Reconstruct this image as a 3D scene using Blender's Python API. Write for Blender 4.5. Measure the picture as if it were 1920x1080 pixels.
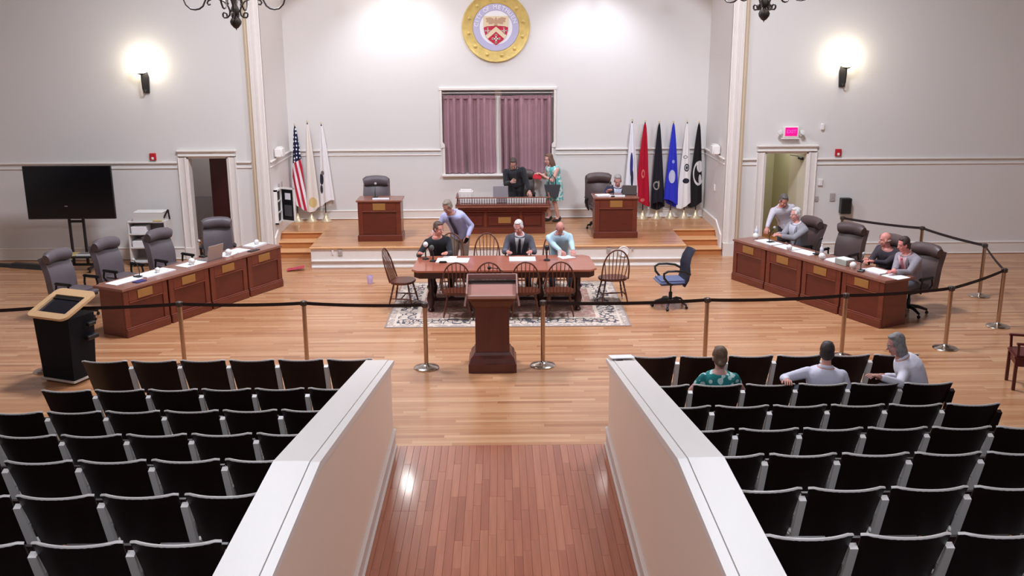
import bpy, bmesh, math, random
from mathutils import Vector, Matrix
RND = random.Random(7)
PI = math.pi
for o in list(bpy.data.objects): bpy.data.objects.remove(o)
SC = bpy.context.scene
COL = SC.collection
# ------------------------------------------------------------------ camera (balcony height, 4.6 m, looking down the hall)
cam_d = bpy.data.cameras.new('camera'); cam = bpy.data.objects.new('camera', cam_d); COL.objects.link(cam)
cam_d.sensor_width = 36; cam_d.lens = 1850 * 36 / 1920; cam_d.clip_end = 200; cam_d.clip_start = .05
cam.matrix_world = Matrix(((0.99992053, 0.00785352, -0.00986177, 0), (-0.01151301, 0.25014634, -0.96813959, 0),
                           (-0.00513642, 0.96817619, 0.25021688, 4.6), (0, 0, 0, 1)))
SC.camera = cam
# ------------------------------------------------------------------ world, lights, exposure
w = bpy.data.worlds.new('world'); SC.world = w; w.use_nodes = True
w.node_tree.nodes['Background'].inputs[0].default_value = (.95, .9, .88, 1); w.node_tree.nodes['Background'].inputs[1].default_value = .0
SC.view_settings.view_transform = 'Standard'; SC.view_settings.look = 'None'; SC.view_settings.gamma = 1
SC.view_settings.use_curve_mapping = False; SC.view_settings.exposure = 0.32
WARM = (.95, 1.03, 1.19)
def area(name, loc, size, power, col=WARM, rot=(0, 0, 0), spread=PI):
    l = bpy.data.lights.new(name, 'AREA'); l.shape = 'RECTANGLE'; l.size, l.size_y = size; l.energy = power; l.color = col; l.spread = spread
    o = bpy.data.objects.new(name, l); COL.objects.link(o); o.location = loc; o.rotation_euler = rot; return o
def spot(name, loc, target, power, angle, blend, rad=.12, col=WARM):
    l = bpy.data.lights.new(name, 'SPOT'); l.energy = power; l.spot_size = math.radians(angle); l.spot_blend = blend; l.shadow_soft_size = rad; l.color = col
    o = bpy.data.objects.new(name, l); COL.objects.link(o); o.location = loc
    o.rotation_euler = (Vector(target) - Vector(loc)).to_track_quat('-Z', 'Y').to_euler(); return o
def point(name, loc, power, rad=.15, col=WARM):
    l = bpy.data.lights.new(name, 'POINT'); l.energy = power; l.shadow_soft_size = rad; l.color = col
    o = bpy.data.objects.new(name, l); COL.objects.link(o); o.location = loc; return o
CEIL = 8.0
# unseen fill lights added under the hall ceiling, and spots under the ceiling of the stage recess
for x in (-3.8, 3.8):
    area('hall_fill_light', (x, 15.2, CEIL - .06), (1.2, 1.2), 430)
    area('hall_fill_light', (x * .6, 1.5, CEIL - .06), (1.2, 1.2), 205)
for x in (-2.3, 2.15):
    spot('stage_spot', (x, 21.25, 6.1), (x * .9, 21.9, 2.0), 150, 112, .7, .12)
area('stage_fill_light', (-.07, 21.3, CEIL - .06), (4.5, .5), 22)  # added fill light over the stage, no fixture of its own

# ------------------------------------------------------------------ materials
def lin(c):
    r = []
    for v in c[:3]:
        v /= 255.; r.append(v / 12.92 if v <= .04045 else ((v + .055) / 1.055) ** 2.4)
    return tuple(r) + (1,)
MATS = {}
def mat(name, col, rough=.6, metal=0., var=.0, vscale=6., bump=0., bscale=40., coat=0., emit=None, estr=0., stretch=None, spec=.5, sheen=0.):
    if name in MATS: return MATS[name]
    m = bpy.data.materials.new(name); m.use_nodes = True; nt = m.node_tree; b = nt.nodes['Principled BSDF']
    b.inputs['Base Color'].default_value = lin(col); b.inputs['Roughness'].default_value = rough; b.inputs['Metallic'].default_value = metal
    b.inputs['Coat Weight'].default_value = coat; b.inputs['Specular IOR Level'].default_value = spec
    if sheen: b.inputs['Sheen Weight'].default_value = sheen
    if emit: b.inputs['Emission Color'].default_value = lin(emit); b.inputs['Emission Strength'].default_value = estr
    if var or bump:
        tc = nt.nodes.new('ShaderNodeTexCoord'); mp = nt.nodes.new('ShaderNodeMapping'); nt.links.new(tc.outputs['Object'], mp.inputs[0])
        if stretch: mp.inputs['Scale'].default_value = stretch
    if var:
        n = nt.nodes.new('ShaderNodeTexNoise'); n.inputs['Scale'].default_value = vscale; n.inputs['Detail'].default_value = 5; nt.links.new(mp.outputs[0], n.inputs['Vector'])
        r = nt.nodes.new('ShaderNodeValToRGB'); c = lin(col)
        r.color_ramp.elements[0].position = .3; r.color_ramp.elements[1].position = .7
        r.color_ramp.elements[0].color = tuple(v * (1 - var) for v in c[:3]) + (1,)
        r.color_ramp.elements[1].color = tuple(min(1, v * (1 + var)) for v in c[:3]) + (1,)
        nt.links.new(n.outputs['Fac'], r.inputs[0]); nt.links.new(r.outputs[0], b.inputs['Base Color'])
    if bump:
        n2 = nt.nodes.new('ShaderNodeTexNoise'); n2.inputs['Scale'].default_value = bscale; n2.inputs['Detail'].default_value = 3; nt.links.new(mp.outputs[0], n2.inputs['Vector'])
        bp = nt.nodes.new('ShaderNodeBump'); bp.inputs['Strength'].default_value = bump; bp.inputs['Distance'].default_value = .01
        nt.links.new(n2.outputs['Fac'], bp.inputs['Height']); nt.links.new(bp.outputs[0], b.inputs['Normal'])
    MATS[name] = m; return m

class NT:
    """small helper for node graphs"""
    def __init__(s, name, rough=.6, spec=.5, sheen=0):
        s.m = bpy.data.materials.new(name); s.m.use_nodes = True; s.t = s.m.node_tree; s.b = s.t.nodes['Principled BSDF']
        s.b.inputs['Roughness'].default_value = rough; s.b.inputs['Specular IOR Level'].default_value = spec; MATS[name] = s.m
    def n(s, typ, **kw):
        x = s.t.nodes.new(typ)
        for k, v in kw.items(): setattr(x, k, v)
        return x
    def set(s, sock, v):
        if hasattr(v, 'is_linked') or isinstance(v, bpy.types.NodeSocket): s.t.links.new(v, sock)
        else: sock.default_value = v
    def math(s, op, a, b=None, c=None):
        x = s.n('ShaderNodeMath', operation=op); s.set(x.inputs[0], a)
        if b is not None: s.set(x.inputs[1], b)
        if c is not None: s.set(x.inputs[2], c)
        return x.outputs[0]
    def mix(s, f, a, b):
        x = s.n('ShaderNodeMix', data_type='RGBA'); s.set(x.inputs[0], f); s.set(x.inputs[6], a); s.set(x.inputs[7], b); return x.outputs[2]
    def xyz(s, vec):
        x = s.n('ShaderNodeSeparateXYZ'); s.set(x.inputs[0], vec); return x.outputs
    def coord(s, w='Object'): return s.n('ShaderNodeTexCoord').outputs[w]
    def mapping(s, vec, scale):
        x = s.n('ShaderNodeMapping'); s.set(x.inputs[0], vec); x.inputs['Scale'].default_value = scale; return x.outputs[0]
    def noise(s, vec, scale, detail=4, rough=.5):
        x = s.n('ShaderNodeTexNoise'); s.set(x.inputs['Vector'], vec); x.inputs['Scale'].default_value = scale; x.inputs['Detail'].default_value = detail; x.inputs['Roughness'].default_value = rough; return x.outputs['Fac']
    def ramp(s, f, stops, interp='LINEAR'):
        x = s.n('ShaderNodeValToRGB'); s.set(x.inputs[0], f); cr = x.color_ramp; cr.interpolation = interp
        while len(cr.elements) < len(stops): cr.elements.new(.5)
        for e, (p, c) in zip(cr.elements, stops): e.position = p; e.color = c
        return x.outputs[0]
    def bump(s, h, strength=.2, dist=.005):
        x = s.n('ShaderNodeBump'); x.inputs['Strength'].default_value = strength; x.inputs['Distance'].default_value = dist; s.set(x.inputs['Height'], h); s.t.links.new(x.outputs[0], s.b.inputs['Normal'])
    def out(s, c): s.set(s.b.inputs['Base Color'], c); return s.m

def plank_mat(name, stops, rough, grain, use_attr):
    k = NT(name, rough)
    if use_attr:
        a = k.n('ShaderNodeAttribute', attribute_name='tint'); f = a.outputs['Fac']
    else: f = k.n('ShaderNodeObjectInfo').outputs['Random']
    col = k.ramp(f, [(p, lin(c)) for p, c in stops])
    co = k.coord('Object'); mp = k.mapping(co, grain)
    g = k.noise(mp, 1.0, 6, .6)
    g2 = k.ramp(g, [(.3, (.80, .78, .76, 1)), (.62, (1.0, 1.0, 1.0, 1)), (.8, (1.06, 1.05, 1.04, 1))])
    x = k.n('ShaderNodeMix', data_type='RGBA', blend_type='MULTIPLY'); x.inputs[0].default_value = 1
    k.set(x.inputs[6], col); k.set(x.inputs[7], g2)
    k.bump(g, .05, .002)
    k.b.inputs['Coat Weight'].default_value = .25; k.b.inputs['Coat Roughness'].default_value = .12
    if not use_attr: k.b.inputs['Coat Weight'].default_value = .6; k.b.inputs['Coat Roughness'].default_value = .1
    return k.out(x.outputs[2])

WALL = mat('wall_paint', (222, 216, 212), .75, var=.015, vscale=.7, bump=.04, bscale=120)
TRIM = mat('trim_paint', (232, 223, 216), .45)
TAN = mat('tan_trim_paint', (205, 184, 158), .5)
CEILM = mat('ceiling_paint', (132, 120, 108), .85)
OAK = plank_mat('hall_oak', [(0, (170, 112, 74)), (.1, (188, 130, 89)), (.5, (198, 142, 100)), (.85, (206, 153, 111)), (1, (214, 165, 124))], .3, (.9, 26, 26), True)
OAKA = plank_mat('aisle_oak', [(0, (156, 84, 60)), (.1, (168, 96, 69)), (.5, (175, 103, 75)), (.85, (181, 110, 81)), (1, (188, 119, 89))], .26, (26, .9, 26), False)
STAGEW = plank_mat('stage_oak', [(0, (190, 128, 84)), (.5, (206, 146, 100)), (1, (216, 160, 114))], .3, (.9, 26, 26), True)
RISER = mat('riser_oak', (190, 120, 70), .4, var=.10, vscale=1, stretch=(1, 24, 24))
NOSING = mat('nosing_oak', (222, 168, 118), .35, var=.06, vscale=1, stretch=(1, 24, 24))
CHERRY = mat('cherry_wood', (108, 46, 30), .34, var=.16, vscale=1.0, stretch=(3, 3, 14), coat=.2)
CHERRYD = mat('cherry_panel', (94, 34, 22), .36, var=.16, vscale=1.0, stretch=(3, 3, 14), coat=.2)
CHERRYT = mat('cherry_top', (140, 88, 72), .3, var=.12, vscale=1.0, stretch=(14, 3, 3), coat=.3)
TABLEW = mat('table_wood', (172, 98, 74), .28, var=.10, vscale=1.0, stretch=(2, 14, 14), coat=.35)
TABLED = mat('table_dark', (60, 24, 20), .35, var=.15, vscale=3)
LECT = mat('lectern_wood', (92, 36, 25), .36, var=.16, vscale=1.0, stretch=(10, 10, 1.5), coat=.2)
LECTT = mat('lectern_desk', (172, 124, 114), .28, var=.08, vscale=1., stretch=(2, 12, 12), coat=.3)
WIND = mat('windsor_wood', (98, 50, 34), .35, var=.12, vscale=8, coat=.2)
BRASS = mat('brass_plate', (164, 116, 62), .45, metal=.2, var=.06, vscale=5)
LEATHER = mat('grey_leather', (100, 88, 92), .42, bump=.12, bscale=180, var=.06, vscale=5)
LEATHERB = mat('brown_leather', (88, 70, 68), .42, bump=.12, bscale=180, var=.06, vscale=5)
BLACKP = mat('black_plastic', (28, 25, 26), .4)
BLACKM = mat('black_metal', (22, 20, 20), .45)
DARKMETAL = mat('wrought_iron', (58, 54, 54), .5, metal=.4, bump=.15, bscale=60)
CHROME = mat('brushed_steel', (200, 190, 182), .22, metal=1.)
CHROMEP = mat('post_steel', (190, 165, 145), .28, metal=1.)
BELT = mat('belt_webbing', (38, 22, 22), .75)
SEATW = mat('seat_veneer', (32, 13, 13), .42, var=.2, vscale=2, stretch=(3, 3, 12))
SEATE = mat('seat_edge_sheen', (206, 196, 190), .4)
SEATM = mat('seat_metal', (226, 218, 212), .45, var=.05, vscale=5)
ARMW = mat('arm_wood', (136, 84, 50), .35, var=.1, vscale=6)
PAPER = mat('paper', (240, 238, 240), .8)
WHITEP = mat('white_plastic', (236, 230, 226), .45)
OFFW = mat('offwhite_metal', (214, 208, 204), .5)
GREYM = mat('grey_metal', (150, 140, 140), .4, metal=.5)
REDP = mat('red_plastic', (190, 36, 48), .4)
SCREEN = mat('dark_screen', (10, 10, 14), .16)
GLOBE = mat('lit_globe', (255, 250, 235), .5, emit=(255, 250, 226), estr=14.)
BULB = mat('lit_bulb', (255, 248, 235), .5, emit=(255, 240, 222), estr=75.)
# ------------------------------------------------------------------ mesh builder
class MB:
    def __init__(s): s.v = []; s.f = []; s.mi = []; s.tint = None
    def add(s, vs, fs, mi=0, M=None):
        o = len(s.v)
        for p in vs:
            p = Vector(p); s.v.append(tuple(M @ p if M else p))
        for f in fs: s.f.append(tuple(i + o for i in f)); s.mi.append(mi)
        return s
    def box(s, c, d, M=None, mi=0):
        x, y, z = c; a, b, h = d[0] / 2, d[1] / 2, d[2] / 2
        vs = [(x + i * a, y + j * b, z + k * h) for k in (-1, 1) for j in (-1, 1) for i in (-1, 1)]
        return s.add(vs, [(0, 2, 3, 1), (4, 5, 7, 6), (0, 1, 5, 4), (2, 6, 7, 3), (0, 4, 6, 2), (1, 3, 7, 5)], mi, M)
    def bbox(s, lo, hi, M=None, mi=0):
        return s.box([(a + b) / 2 for a, b in zip(lo, hi)], [b - a for a, b in zip(lo, hi)], M, mi)
    def cbox(s, c, d, ch, M=None, mi=0):
        """box with all edges chamfered"""
        bm = bmesh.new(); bmesh.ops.create_cube(bm, size=1); bmesh.ops.scale(bm, vec=d, verts=bm.verts)
        bmesh.ops.bevel(bm, geom=list(bm.edges), offset=min(ch, min(d) * .45), segments=1, affect='EDGES'); bmesh.ops.translate(bm, vec=c, verts=bm.verts)
        return s.bm(bm, M, mi)
    def rbox(s, c, d, r, seg=3, M=None, mi=0):
        bm = bmesh.new(); bmesh.ops.create_cube(bm, size=1); bmesh.ops.scale(bm, vec=d, verts=bm.verts)
        bmesh.ops.bevel(bm, geom=list(bm.edges), offset=min(r, min(d) * .48), segments=seg, affect='EDGES'); bmesh.ops.translate(bm, vec=c, verts=bm.verts)
        return s.bm(bm, M, mi)
    def bm(s, bm, M=None, mi=0):
        bm.verts.index_update(); s.add([v.co.copy() for v in bm.verts], [[v.index for v in f.verts] for f in bm.faces], mi, M); bm.free(); return s
    def sphere(s, c, r, u=12, v=8, sc=(1, 1, 1), M=None, mi=0):
        bm = bmesh.new(); bmesh.ops.create_uvsphere(bm, u_segments=u, v_segments=v, radius=r)
        bmesh.ops.scale(bm, vec=sc, verts=bm.verts); bmesh.ops.translate(bm, vec=c, verts=bm.verts); return s.bm(bm, M, mi)
    def lathe(s, prof, n=16, M=None, mi=0, c=(0, 0, 0)):
        vs = []; fs = []
        for r, z in prof:
            for i in range(n):
                a = 2 * PI * i / n; vs.append((c[0] + r * math.cos(a), c[1] + r * math.sin(a), c[2] + z))
        for k in range(len(prof) - 1):
            for i in range(n): fs.append((k * n + i, k * n + (i + 1) % n, (k + 1) * n + (i + 1) % n, (k + 1) * n + i))
        fs.append(tuple(range(n))[::-1]); fs.append(tuple((len(prof) - 1) * n + i for i in range(n)))
        return s.add(vs, fs, mi, M)
    def tube(s, pts, r, n=8, closed=False, M=None, mi=0, flat=1.0, up=None):
        pts = [Vector(p) for p in pts]; N = len(pts); rs = r if isinstance(r, (list, tuple)) else [r] * N
        vs = []; fs = []; ref = None
        for i, p in enumerate(pts):
            if closed: t = pts[(i + 1) % N] - pts[i - 1]
            else: t = pts[min(i + 1, N - 1)] - pts[max(i - 1, 0)]
            t.normalize()
            if up is not None: ref = Vector(up)
            elif ref is None: ref = Vector((0, 0, 1)) if abs(t.z) < .9 else Vector((0, 1, 0))
            a = t.cross(ref)
            if a.length < 1e-5: a = t.orthogonal()
            a.normalize(); b = a.cross(t).normalized(); 
            if up is None: ref = b
            for k in range(n):
                q = 2 * PI * k / n; vs.append(p + (a * math.cos(q) + b * math.sin(q) * flat) * rs[i])
        for i in range(N if closed else N - 1):
            j = (i + 1) % N
            for k in range(n): fs.append((i * n + k, i * n + (k + 1) % n, j * n + (k + 1) % n, j * n + k))
        if not closed: fs.append(tuple(range(n))[::-1]); fs.append(tuple((N - 1) * n + k for k in range(n)))
        return s.add(vs, fs, mi, M)
    def bar(s, a, b, w, h, up=(0, 0, 1), mi=0):
        """rectangular bar from a to b; w across, h along up"""
        a = Vector(a); b = Vector(b); t = (b - a).normalized(); x = t.cross(Vector(up)).normalized(); y = x.cross(t)
        vs = [p + x * i * w / 2 + y * j * h / 2 for p in (a, b) for j in (-1, 1) for i in (-1, 1)]
        return s.add(vs, [(0, 2, 3, 1), (4, 5, 7, 6), (0, 1, 5, 4), (2, 6, 7, 3), (0, 4, 6, 2), (1, 3, 7, 5)], mi)
    def prism(s, poly, z0, z1, M=None, mi=0, bev=0):
        """poly in xy, extruded in z"""
        if bev:
            bm = bmesh.new(); vs = [bm.verts.new((x, y, z0)) for x, y in poly]; f = bm.faces.new(vs)
            e = bmesh.ops.extrude_face_region(bm, geom=[f]); nv = [g for g in e['geom'] if isinstance(g, bmesh.types.BMVert)]
            bmesh.ops.translate(bm, vec=(0, 0, z1 - z0), verts=nv); bmesh.ops.recalc_face_normals(bm, faces=bm.faces)
            ed = [x for x in bm.edges if abs(x.verts[0].co.z - x.verts[1].co.z) < 1e-6]
            bmesh.ops.bevel(bm, geom=ed, offset=bev, segments=2, affect='EDGES'); return s.bm(bm, M, mi)
        n = len(poly); vs = [(x, y, z0) for x, y in poly] + [(x, y, z1) for x, y in poly]
        fs = [tuple(range(n))[::-1], tuple(range(n, 2 * n))] + [(i, (i + 1) % n, n + (i + 1) % n, n + i) for i in range(n)]
        return s.add(vs, fs, mi, M)
    def grid(s, fn, nu, nv, th=0, mi=0, M=None):
        """sheet fn(u,v) with optional thickness along its normal"""
        P = [[Vector(fn(i / nu, j / nv)) for i in range(nu + 1)] for j in range(nv + 1)]
        idx = lambda i, j: j * (nu + 1) + i
        vs = [p for r in P for p in r]; fs = [(idx(i, j), idx(i + 1, j), idx(i + 1, j + 1), idx(i, j + 1)) for j in range(nv) for i in range(nu)]
        if th:
            off = len(vs); back = []
            for j in range(nv + 1):
                for i in range(nu + 1):
                    du = P[j][min(i + 1, nu)] - P[j][max(i - 1, 0)]; dv = P[min(j + 1, nv)][i] - P[max(j - 1, 0)][i]
                    nn = du.cross(dv); nn = nn.normalized() if nn.length > 1e-9 else Vector((0, 0, 1)); back.append(P[j][i] - nn * th)
            vs = vs + back; fs = fs + [tuple(off + k for k in f)[::-1] for f in fs]
            ring = [idx(i, 0) for i in range(nu)] + [idx(nu, j) for j in range(nv)] + [idx(i, nv) for i in range(nu, 0, -1)] + [idx(0, j) for j in range(nv, 0, -1)]
            for k in range(len(ring)):
                a, b = ring[k], ring[(k + 1) % len(ring)]; fs.append((b, a, off + a, off + b))
        return s.add(vs, fs, mi, M)
    def mesh(s, name, mats, smooth=None):
        me = bpy.data.meshes.new(name); me.from_pydata(s.v, [], s.f); me.validate()
        for m in (mats if isinstance(mats, (list, tuple)) else [mats]): me.materials.append(m)
        if len(me.polygons) == len(s.mi): me.polygons.foreach_set('material_index', s.mi)
        bm = bmesh.new(); bm.from_mesh(me); bmesh.ops.recalc_face_normals(bm, faces=bm.faces)
        if smooth is not None:
            for f in bm.faces: f.smooth = True
            for e in bm.edges:
                e.smooth = not (len(e.link_faces) == 2 and e.calc_face_angle(0) > math.radians(smooth))
        bm.to_mesh(me); bm.free(); me.update(); return me

def link(name, me, parent=None, loc=None):
    o = bpy.data.objects.new(name, me); COL.objects.link(o)
    if parent is not None: o.parent = parent
    if loc is not None: o.location = loc
    return o
def part(name, mb, m, parent=None, smooth=None, label=None, loc=None, rot=None):
    o = link(name, mb.mesh(name, m, smooth), parent, loc)
    if rot is not None: o.rotation_euler = rot
    if label: o['label'] = label
    return o
def struct(name, mb, m, parent=None, smooth=None):
    o = part(name, mb, m, parent, smooth)
    if parent is None: o['kind'] = 'structure'
    return o
def tag(o, label, cat, group=None):
    o['label'] = label; o['category'] = cat
    if group: o['group'] = group
    return o
def thing(name, label, cat, loc=(0, 0, 0), rz=0., group=None):
    o = bpy.data.objects.new(name, None); COL.objects.link(o); o.location = loc; o.rotation_euler = (0, 0, rz); o.empty_display_size = .1
    return tag(o, label, cat, group)
def kids(o): return [c for c in bpy.data.objects if c.parent == o]
KID = {}
def freeze(root):
    """remember a finished thing's parts so that copies are quick"""
    KID[root.name] = [(c, kids(c)) for c in kids(root)]; return root
def dup(root, loc, rz, label, group=None, cat=None):
    r = root.copy(); COL.objects.link(r); r.location = loc; r.rotation_euler = (0, 0, rz); r['label'] = label
    if group: r['group'] = group
    if cat: r['category'] = cat
    for c, gs in KID[root.name]:
        d = c.copy(); COL.objects.link(d); d.parent = r
        for g in gs:
            e = g.copy(); COL.objects.link(e); e.parent = d
    return r
def face_rz(dx, dy): return math.atan2(-dx, dy)      # turn a thing built facing +y towards (dx, dy)
def Rz(a): return Matrix.Rotation(a, 4, 'Z')
def Rx(a): return Matrix.Rotation(a, 4, 'X')
def Ry(a): return Matrix.Rotation(a, 4, 'Y')
def T(x, y, z): return Matrix.Translation((x, y, z))
ORD = ['first', 'second', 'third', 'fourth', 'fifth', 'sixth', 'seventh', 'eighth', 'ninth', 'tenth', 'eleventh', 'twelfth']
# ------------------------------------------------------------------ room shell
XL, XR = -4.81, 4.67           # side walls of the stage recess
YP, YB = 20.45, 22.57          # plane of the front wall, back wall of the recess
PZ, PY = .44, 19.5             # stage height and front edge
SX0, SX1 = -3.87, 3.72         # stage front between the two flights of steps
# floor: one slab, its oak boards on top
fl = struct('floor', MB().bbox((-14, -4, -.2), (14, 20.7, -.012)), mat('subfloor', (70, 45, 30), .8))
def boards(x0, x1, y0, y1, z, wd, along='x', skip=None, lmin=.7, lmax=2.2):
    mb = MB(); tint = []
    n = int(round((y1 - y0) / wd)); wd = (y1 - y0) / n
    for k in range(n):
        ya = y0 + k * wd; x = x0 - RND.random() * 1.5
        while x < x1:
            L = RND.uniform(lmin, lmax); a, b = max(x, x0), min(x + L, x1); x += L
            if b - a < .02: continue
            segs = skip(a, b, ya, ya + wd) if skip else [(a, b)]
            for a2, b2 in segs:
                if b2 - a2 < .02: continue
                g = .0007; t = RND.random()
                vs = [(a2 + g, ya + g, z), (b2 - g, ya + g, z), (b2 - g, ya + wd - g, z), (a2 + g, ya + wd - g, z)]
                lo = [(p[0], p[1], z - .012) for p in vs]
                mb.add(vs + lo, [(0, 1, 2, 3), (0, 4, 5, 1), (1, 5, 6, 2), (2, 6, 7, 3), (3, 7, 4, 0)]); tint += [t] * 8
    mb.tint = tint; return mb
def tinted(name, mb, m, parent):
    me = bpy.data.meshes.new(name); me.from_pydata(mb.v, [], mb.f); me.materials.append(m)
    at = me.attributes.new('tint', 'FLOAT', 'POINT'); at.data.foreach_set('value', mb.tint); me.update()
    o = link(name, me, parent); o['kind'] = 'stuff'; return o
AX0, AX1, AY = -1.265, 1.205, 10.56    # aisle between the two low walls: boards run lengthwise up to AY
def skip_hall(a, b, ya, yb):
    return [(a, b)]
tinted('floor_board', boards(-13.9, 13.9, AY, 20.6, 0, .078, skip=skip_hall), OAK, fl)
# aisle boards, one object each, sharing a few meshes
NW = 31; WB = (AX1 - AX0) / NW
pm = {}
def plank_mesh(L):
    k = round(L, 1)
    if k not in pm:
        g = .0007; h = WB / 2 - g; l = k / 2 - g
        mb = MB(); z = 0; c = .0015
        mb.add([(-h + c, -l + c, z), (h - c, -l + c, z), (h - c, l - c, z), (-h + c, l - c, z), (-h, -l, z - c), (h, -l, z - c), (h, l, z - c), (-h, l, z - c), (-h, -l, z - .012), (h, -l, z - .012), (h, l, z - .012), (-h, l, z - .012)],
               [(0, 1, 2, 3), (4, 5, 1, 0), (5, 6, 2, 1), (6, 7, 3, 2), (7, 4, 0, 3), (8, 9, 5, 4), (9, 10, 6, 5), (10, 11, 7, 6), (11, 8, 4, 7)])
        pm[k] = mb.mesh('plank', OAKA)
    return pm[k]
for i in range(NW):
    x = AX0 + (i + .5) * WB; y = AY
    y -= 0
    while y > 6.9:
        L = RND.choice([.5, .7, .8, .9, 1.1, 1.3, 1.6]); o = link('plank', plank_mesh(L), fl); o.location = (x, y - L / 2, 0); y -= L
struct('floor_rear', MB().bbox((AX0, -3.9, -.012), (AX1, 5.3, 0)), OAKA, fl)
# ceiling and outer walls
struct('ceiling', MB().bbox((-14, -4, CEIL), (14, 22.8, CEIL + .2)), CEILM)
struct('wall_left', MB().bbox((-14.2, -4, -.2), (-14, 20.7, CEIL + .2)), WALL)
struct('wall_right', MB().bbox((14, -4, -.2), (14.2, 20.7, CEIL + .2)), WALL)
struct('wall_rear', MB().bbox((-14.2, -4.2, -.2), (14.2, -4, CEIL + .2)), WALL)
# front walls left and right of the stage recess with door openings
DL = (-6.49, -5.645, 2.155); DR = (5.475, 6.375, 2.18)
def front_wall(name, x0, x1, d):
    mb = MB(); mb.bbox((x0, YP, -.2), (d[0], YP + .2, CEIL)); mb.bbox((d[1], YP, -.2), (x1, YP + .2, CEIL)); mb.bbox((d[0], YP, d[2]), (d[1], YP + .2, CEIL)); return struct(name, mb, WALL)
front_wall('wall_front_left', -14, XL - .01, DL); front_wall('wall_front_right', XR + .01, 14, DR)
# arched header over the stage opening, above the picture
arch = [(XL - .01, CEIL), (XL - .01, 5.33)] + [((XL + XR) / 2 - (XR - XL) / 2 * math.cos(PI * i / 24), 5.33 + 1.35 * math.sin(PI * i / 24) ** .8) for i in range(25)] + [(XR + .01, 5.33), (XR + .01, CEIL)]
struct('wall_arch', MB().prism(arch[::-1], 0, .2, M=T(0, YP + .2, 0) @ Rx(PI / 2)), WALL)
# recess walls
struct('wall_recess_left', MB().bbox((XL - .2, YP, -.2), (XL, YB + .2, CEIL)), WALL)
struct('wall_recess_right', MB().bbox((XR, YP, -.2), (XR + .2, YB + .2, CEIL)), WALL)
WX0, WX1, WZ0, WZ1 = -1.33, 1.20, 1.47, 3.36
mb = MB(); mb.bbox((XL, YB, -.2), (WX0, YB + .2, CEIL)); mb.bbox((WX1, YB, -.2), (XR, YB + .2, CEIL)); mb.bbox((WX0, YB, WZ1), (WX1, YB + .2, CEIL)); mb.bbox((WX0, YB, -.2), (WX1, YB + .2, WZ0))
struct('wall_back', mb, WALL)
# window with its frame, panes and the mauve curtains
win = bpy.data.objects.new('window_1', None); COL.objects.link(win); win['kind'] = 'structure'
mb = MB(); c = .055; y0 = YB - .04
mb.cbox(((WX0 + WX1) / 2, y0 + .03, WZ1 + .035), (WX1 - WX0 + .13, .08, .07), .012)
for x in (WX0 - .02, WX1 + .02): mb.cbox((x, y0 + .03, (WZ1 + 2.12) / 2), (.05, .07, WZ1 - 2.12), .01)
for x, s in ((WX0 - .01, 1), (WX1 + .01, -1)):
    mb.prism([(0, 0), (.09 * s, -.1), (.09 * s, -.17), (0, -.17)], 0, .06, M=T(x - .03 * s, y0 + .05, 2.25) @ Rx(PI / 2))
    mb.cbox((x + .035 * s, y0 + .03, 1.76), (.05, .05, .62), .01)
part('window_frame', mb, TRIM, win)
part('window_sill', MB().cbox(((WX0 + WX1) / 2, YB - .04, WZ0 - .02), (WX1 - WX0 + .06, .12, .05), .012), TRIM, win)
part('window_lining', MB().bbox((WX0, YB + .185, WZ0), (WX1, YB + .2, WZ1)), mat('window_blind', (236, 228, 224), .6), win)
mb = MB()
for x in (WX0 + .02, -.06, WX1 - .02): mb.box((x, YB + .16, (WZ0 + WZ1) / 2), (.05 if abs(x) > .5 else .15, .02, WZ1 - WZ0))
part('mullion', mb, TRIM, win)
GLASS = mat('pane_glass', (235, 240, 240), .05); GLASS.node_tree.nodes['Principled BSDF'].inputs['Transmission Weight'].default_value = .9
for a, b in ((WX0, -.06), (-.06, WX1)): part('pane', MB().bbox((a + .04, YB + .174, WZ0 + .02), (b - .03, YB + .18, WZ1 - .02)), GLASS, win)
CURT = mat('mauve_curtain', (166, 126, 134), .8, var=.05, vscale=3, sheen=.2)
def curtain(x0, x1, ztop, label, seed):
    r = random.Random(seed); ph = [r.uniform(0, 6.28) for _ in range(4)]
    t = thing('curtain', label, 'curtain', ((x0 + x1) / 2, YB + .075, WZ0)); wd = x1 - x0; Hh = ztop - WZ0 - .02
    def fn(u, v):
        x = (u - .5) * wd; z = .015 + v * Hh
        amp = .08 * (1 - .3 * v) * (.75 + .35 * math.sin(u * 7 + ph[2])) + .004
        y = amp * math.sin(u * wd * 38 + ph[0] + 1.1 * math.sin(u * 9 + ph[1])) +   .02 * math.sin(u * wd * 19 + ph[2] + v * 1.5)
        if v > .93: y *= .35
        dz = -.05 * math.exp(-((u - (.9 if seed == 1 else .12)) / .1) ** 2) * max(0, (v - .8) / .2)
        return (x + .01 * math.sin(v * 5 + ph[3]) * (1 - v), y, z + dz)
    part('drape', MB().grid(fn, 150, 14, .004), CURT, t, 60)
    part('heading', MB().grid(lambda u, v: ((u - .5) * wd, -.014 + .004 * math.sin(u * 90), Hh - .07 + v * .07), 60, 1, .003), CURT, t, 60)
    return t
curtain(WX0 + .03, -.125, WZ1 - .1, 'mauve pleated curtain hanging over the window half nearer the flag of stars and stripes', 1)
curtain(-.005, WX1 - .05, WZ1 - .11, 'mauve pleated curtain in the window half behind the standing man in black', 2)
rod = part('curtain_rod', MB().tube([(WX0, YB + .05, WZ1 - .06), (WX1, YB + .05, WZ1 - .06)], .012, 8), WHITEP, None, 40); tag(rod, 'thin white rod across the top of the curtained window', 'curtain rod')
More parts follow.
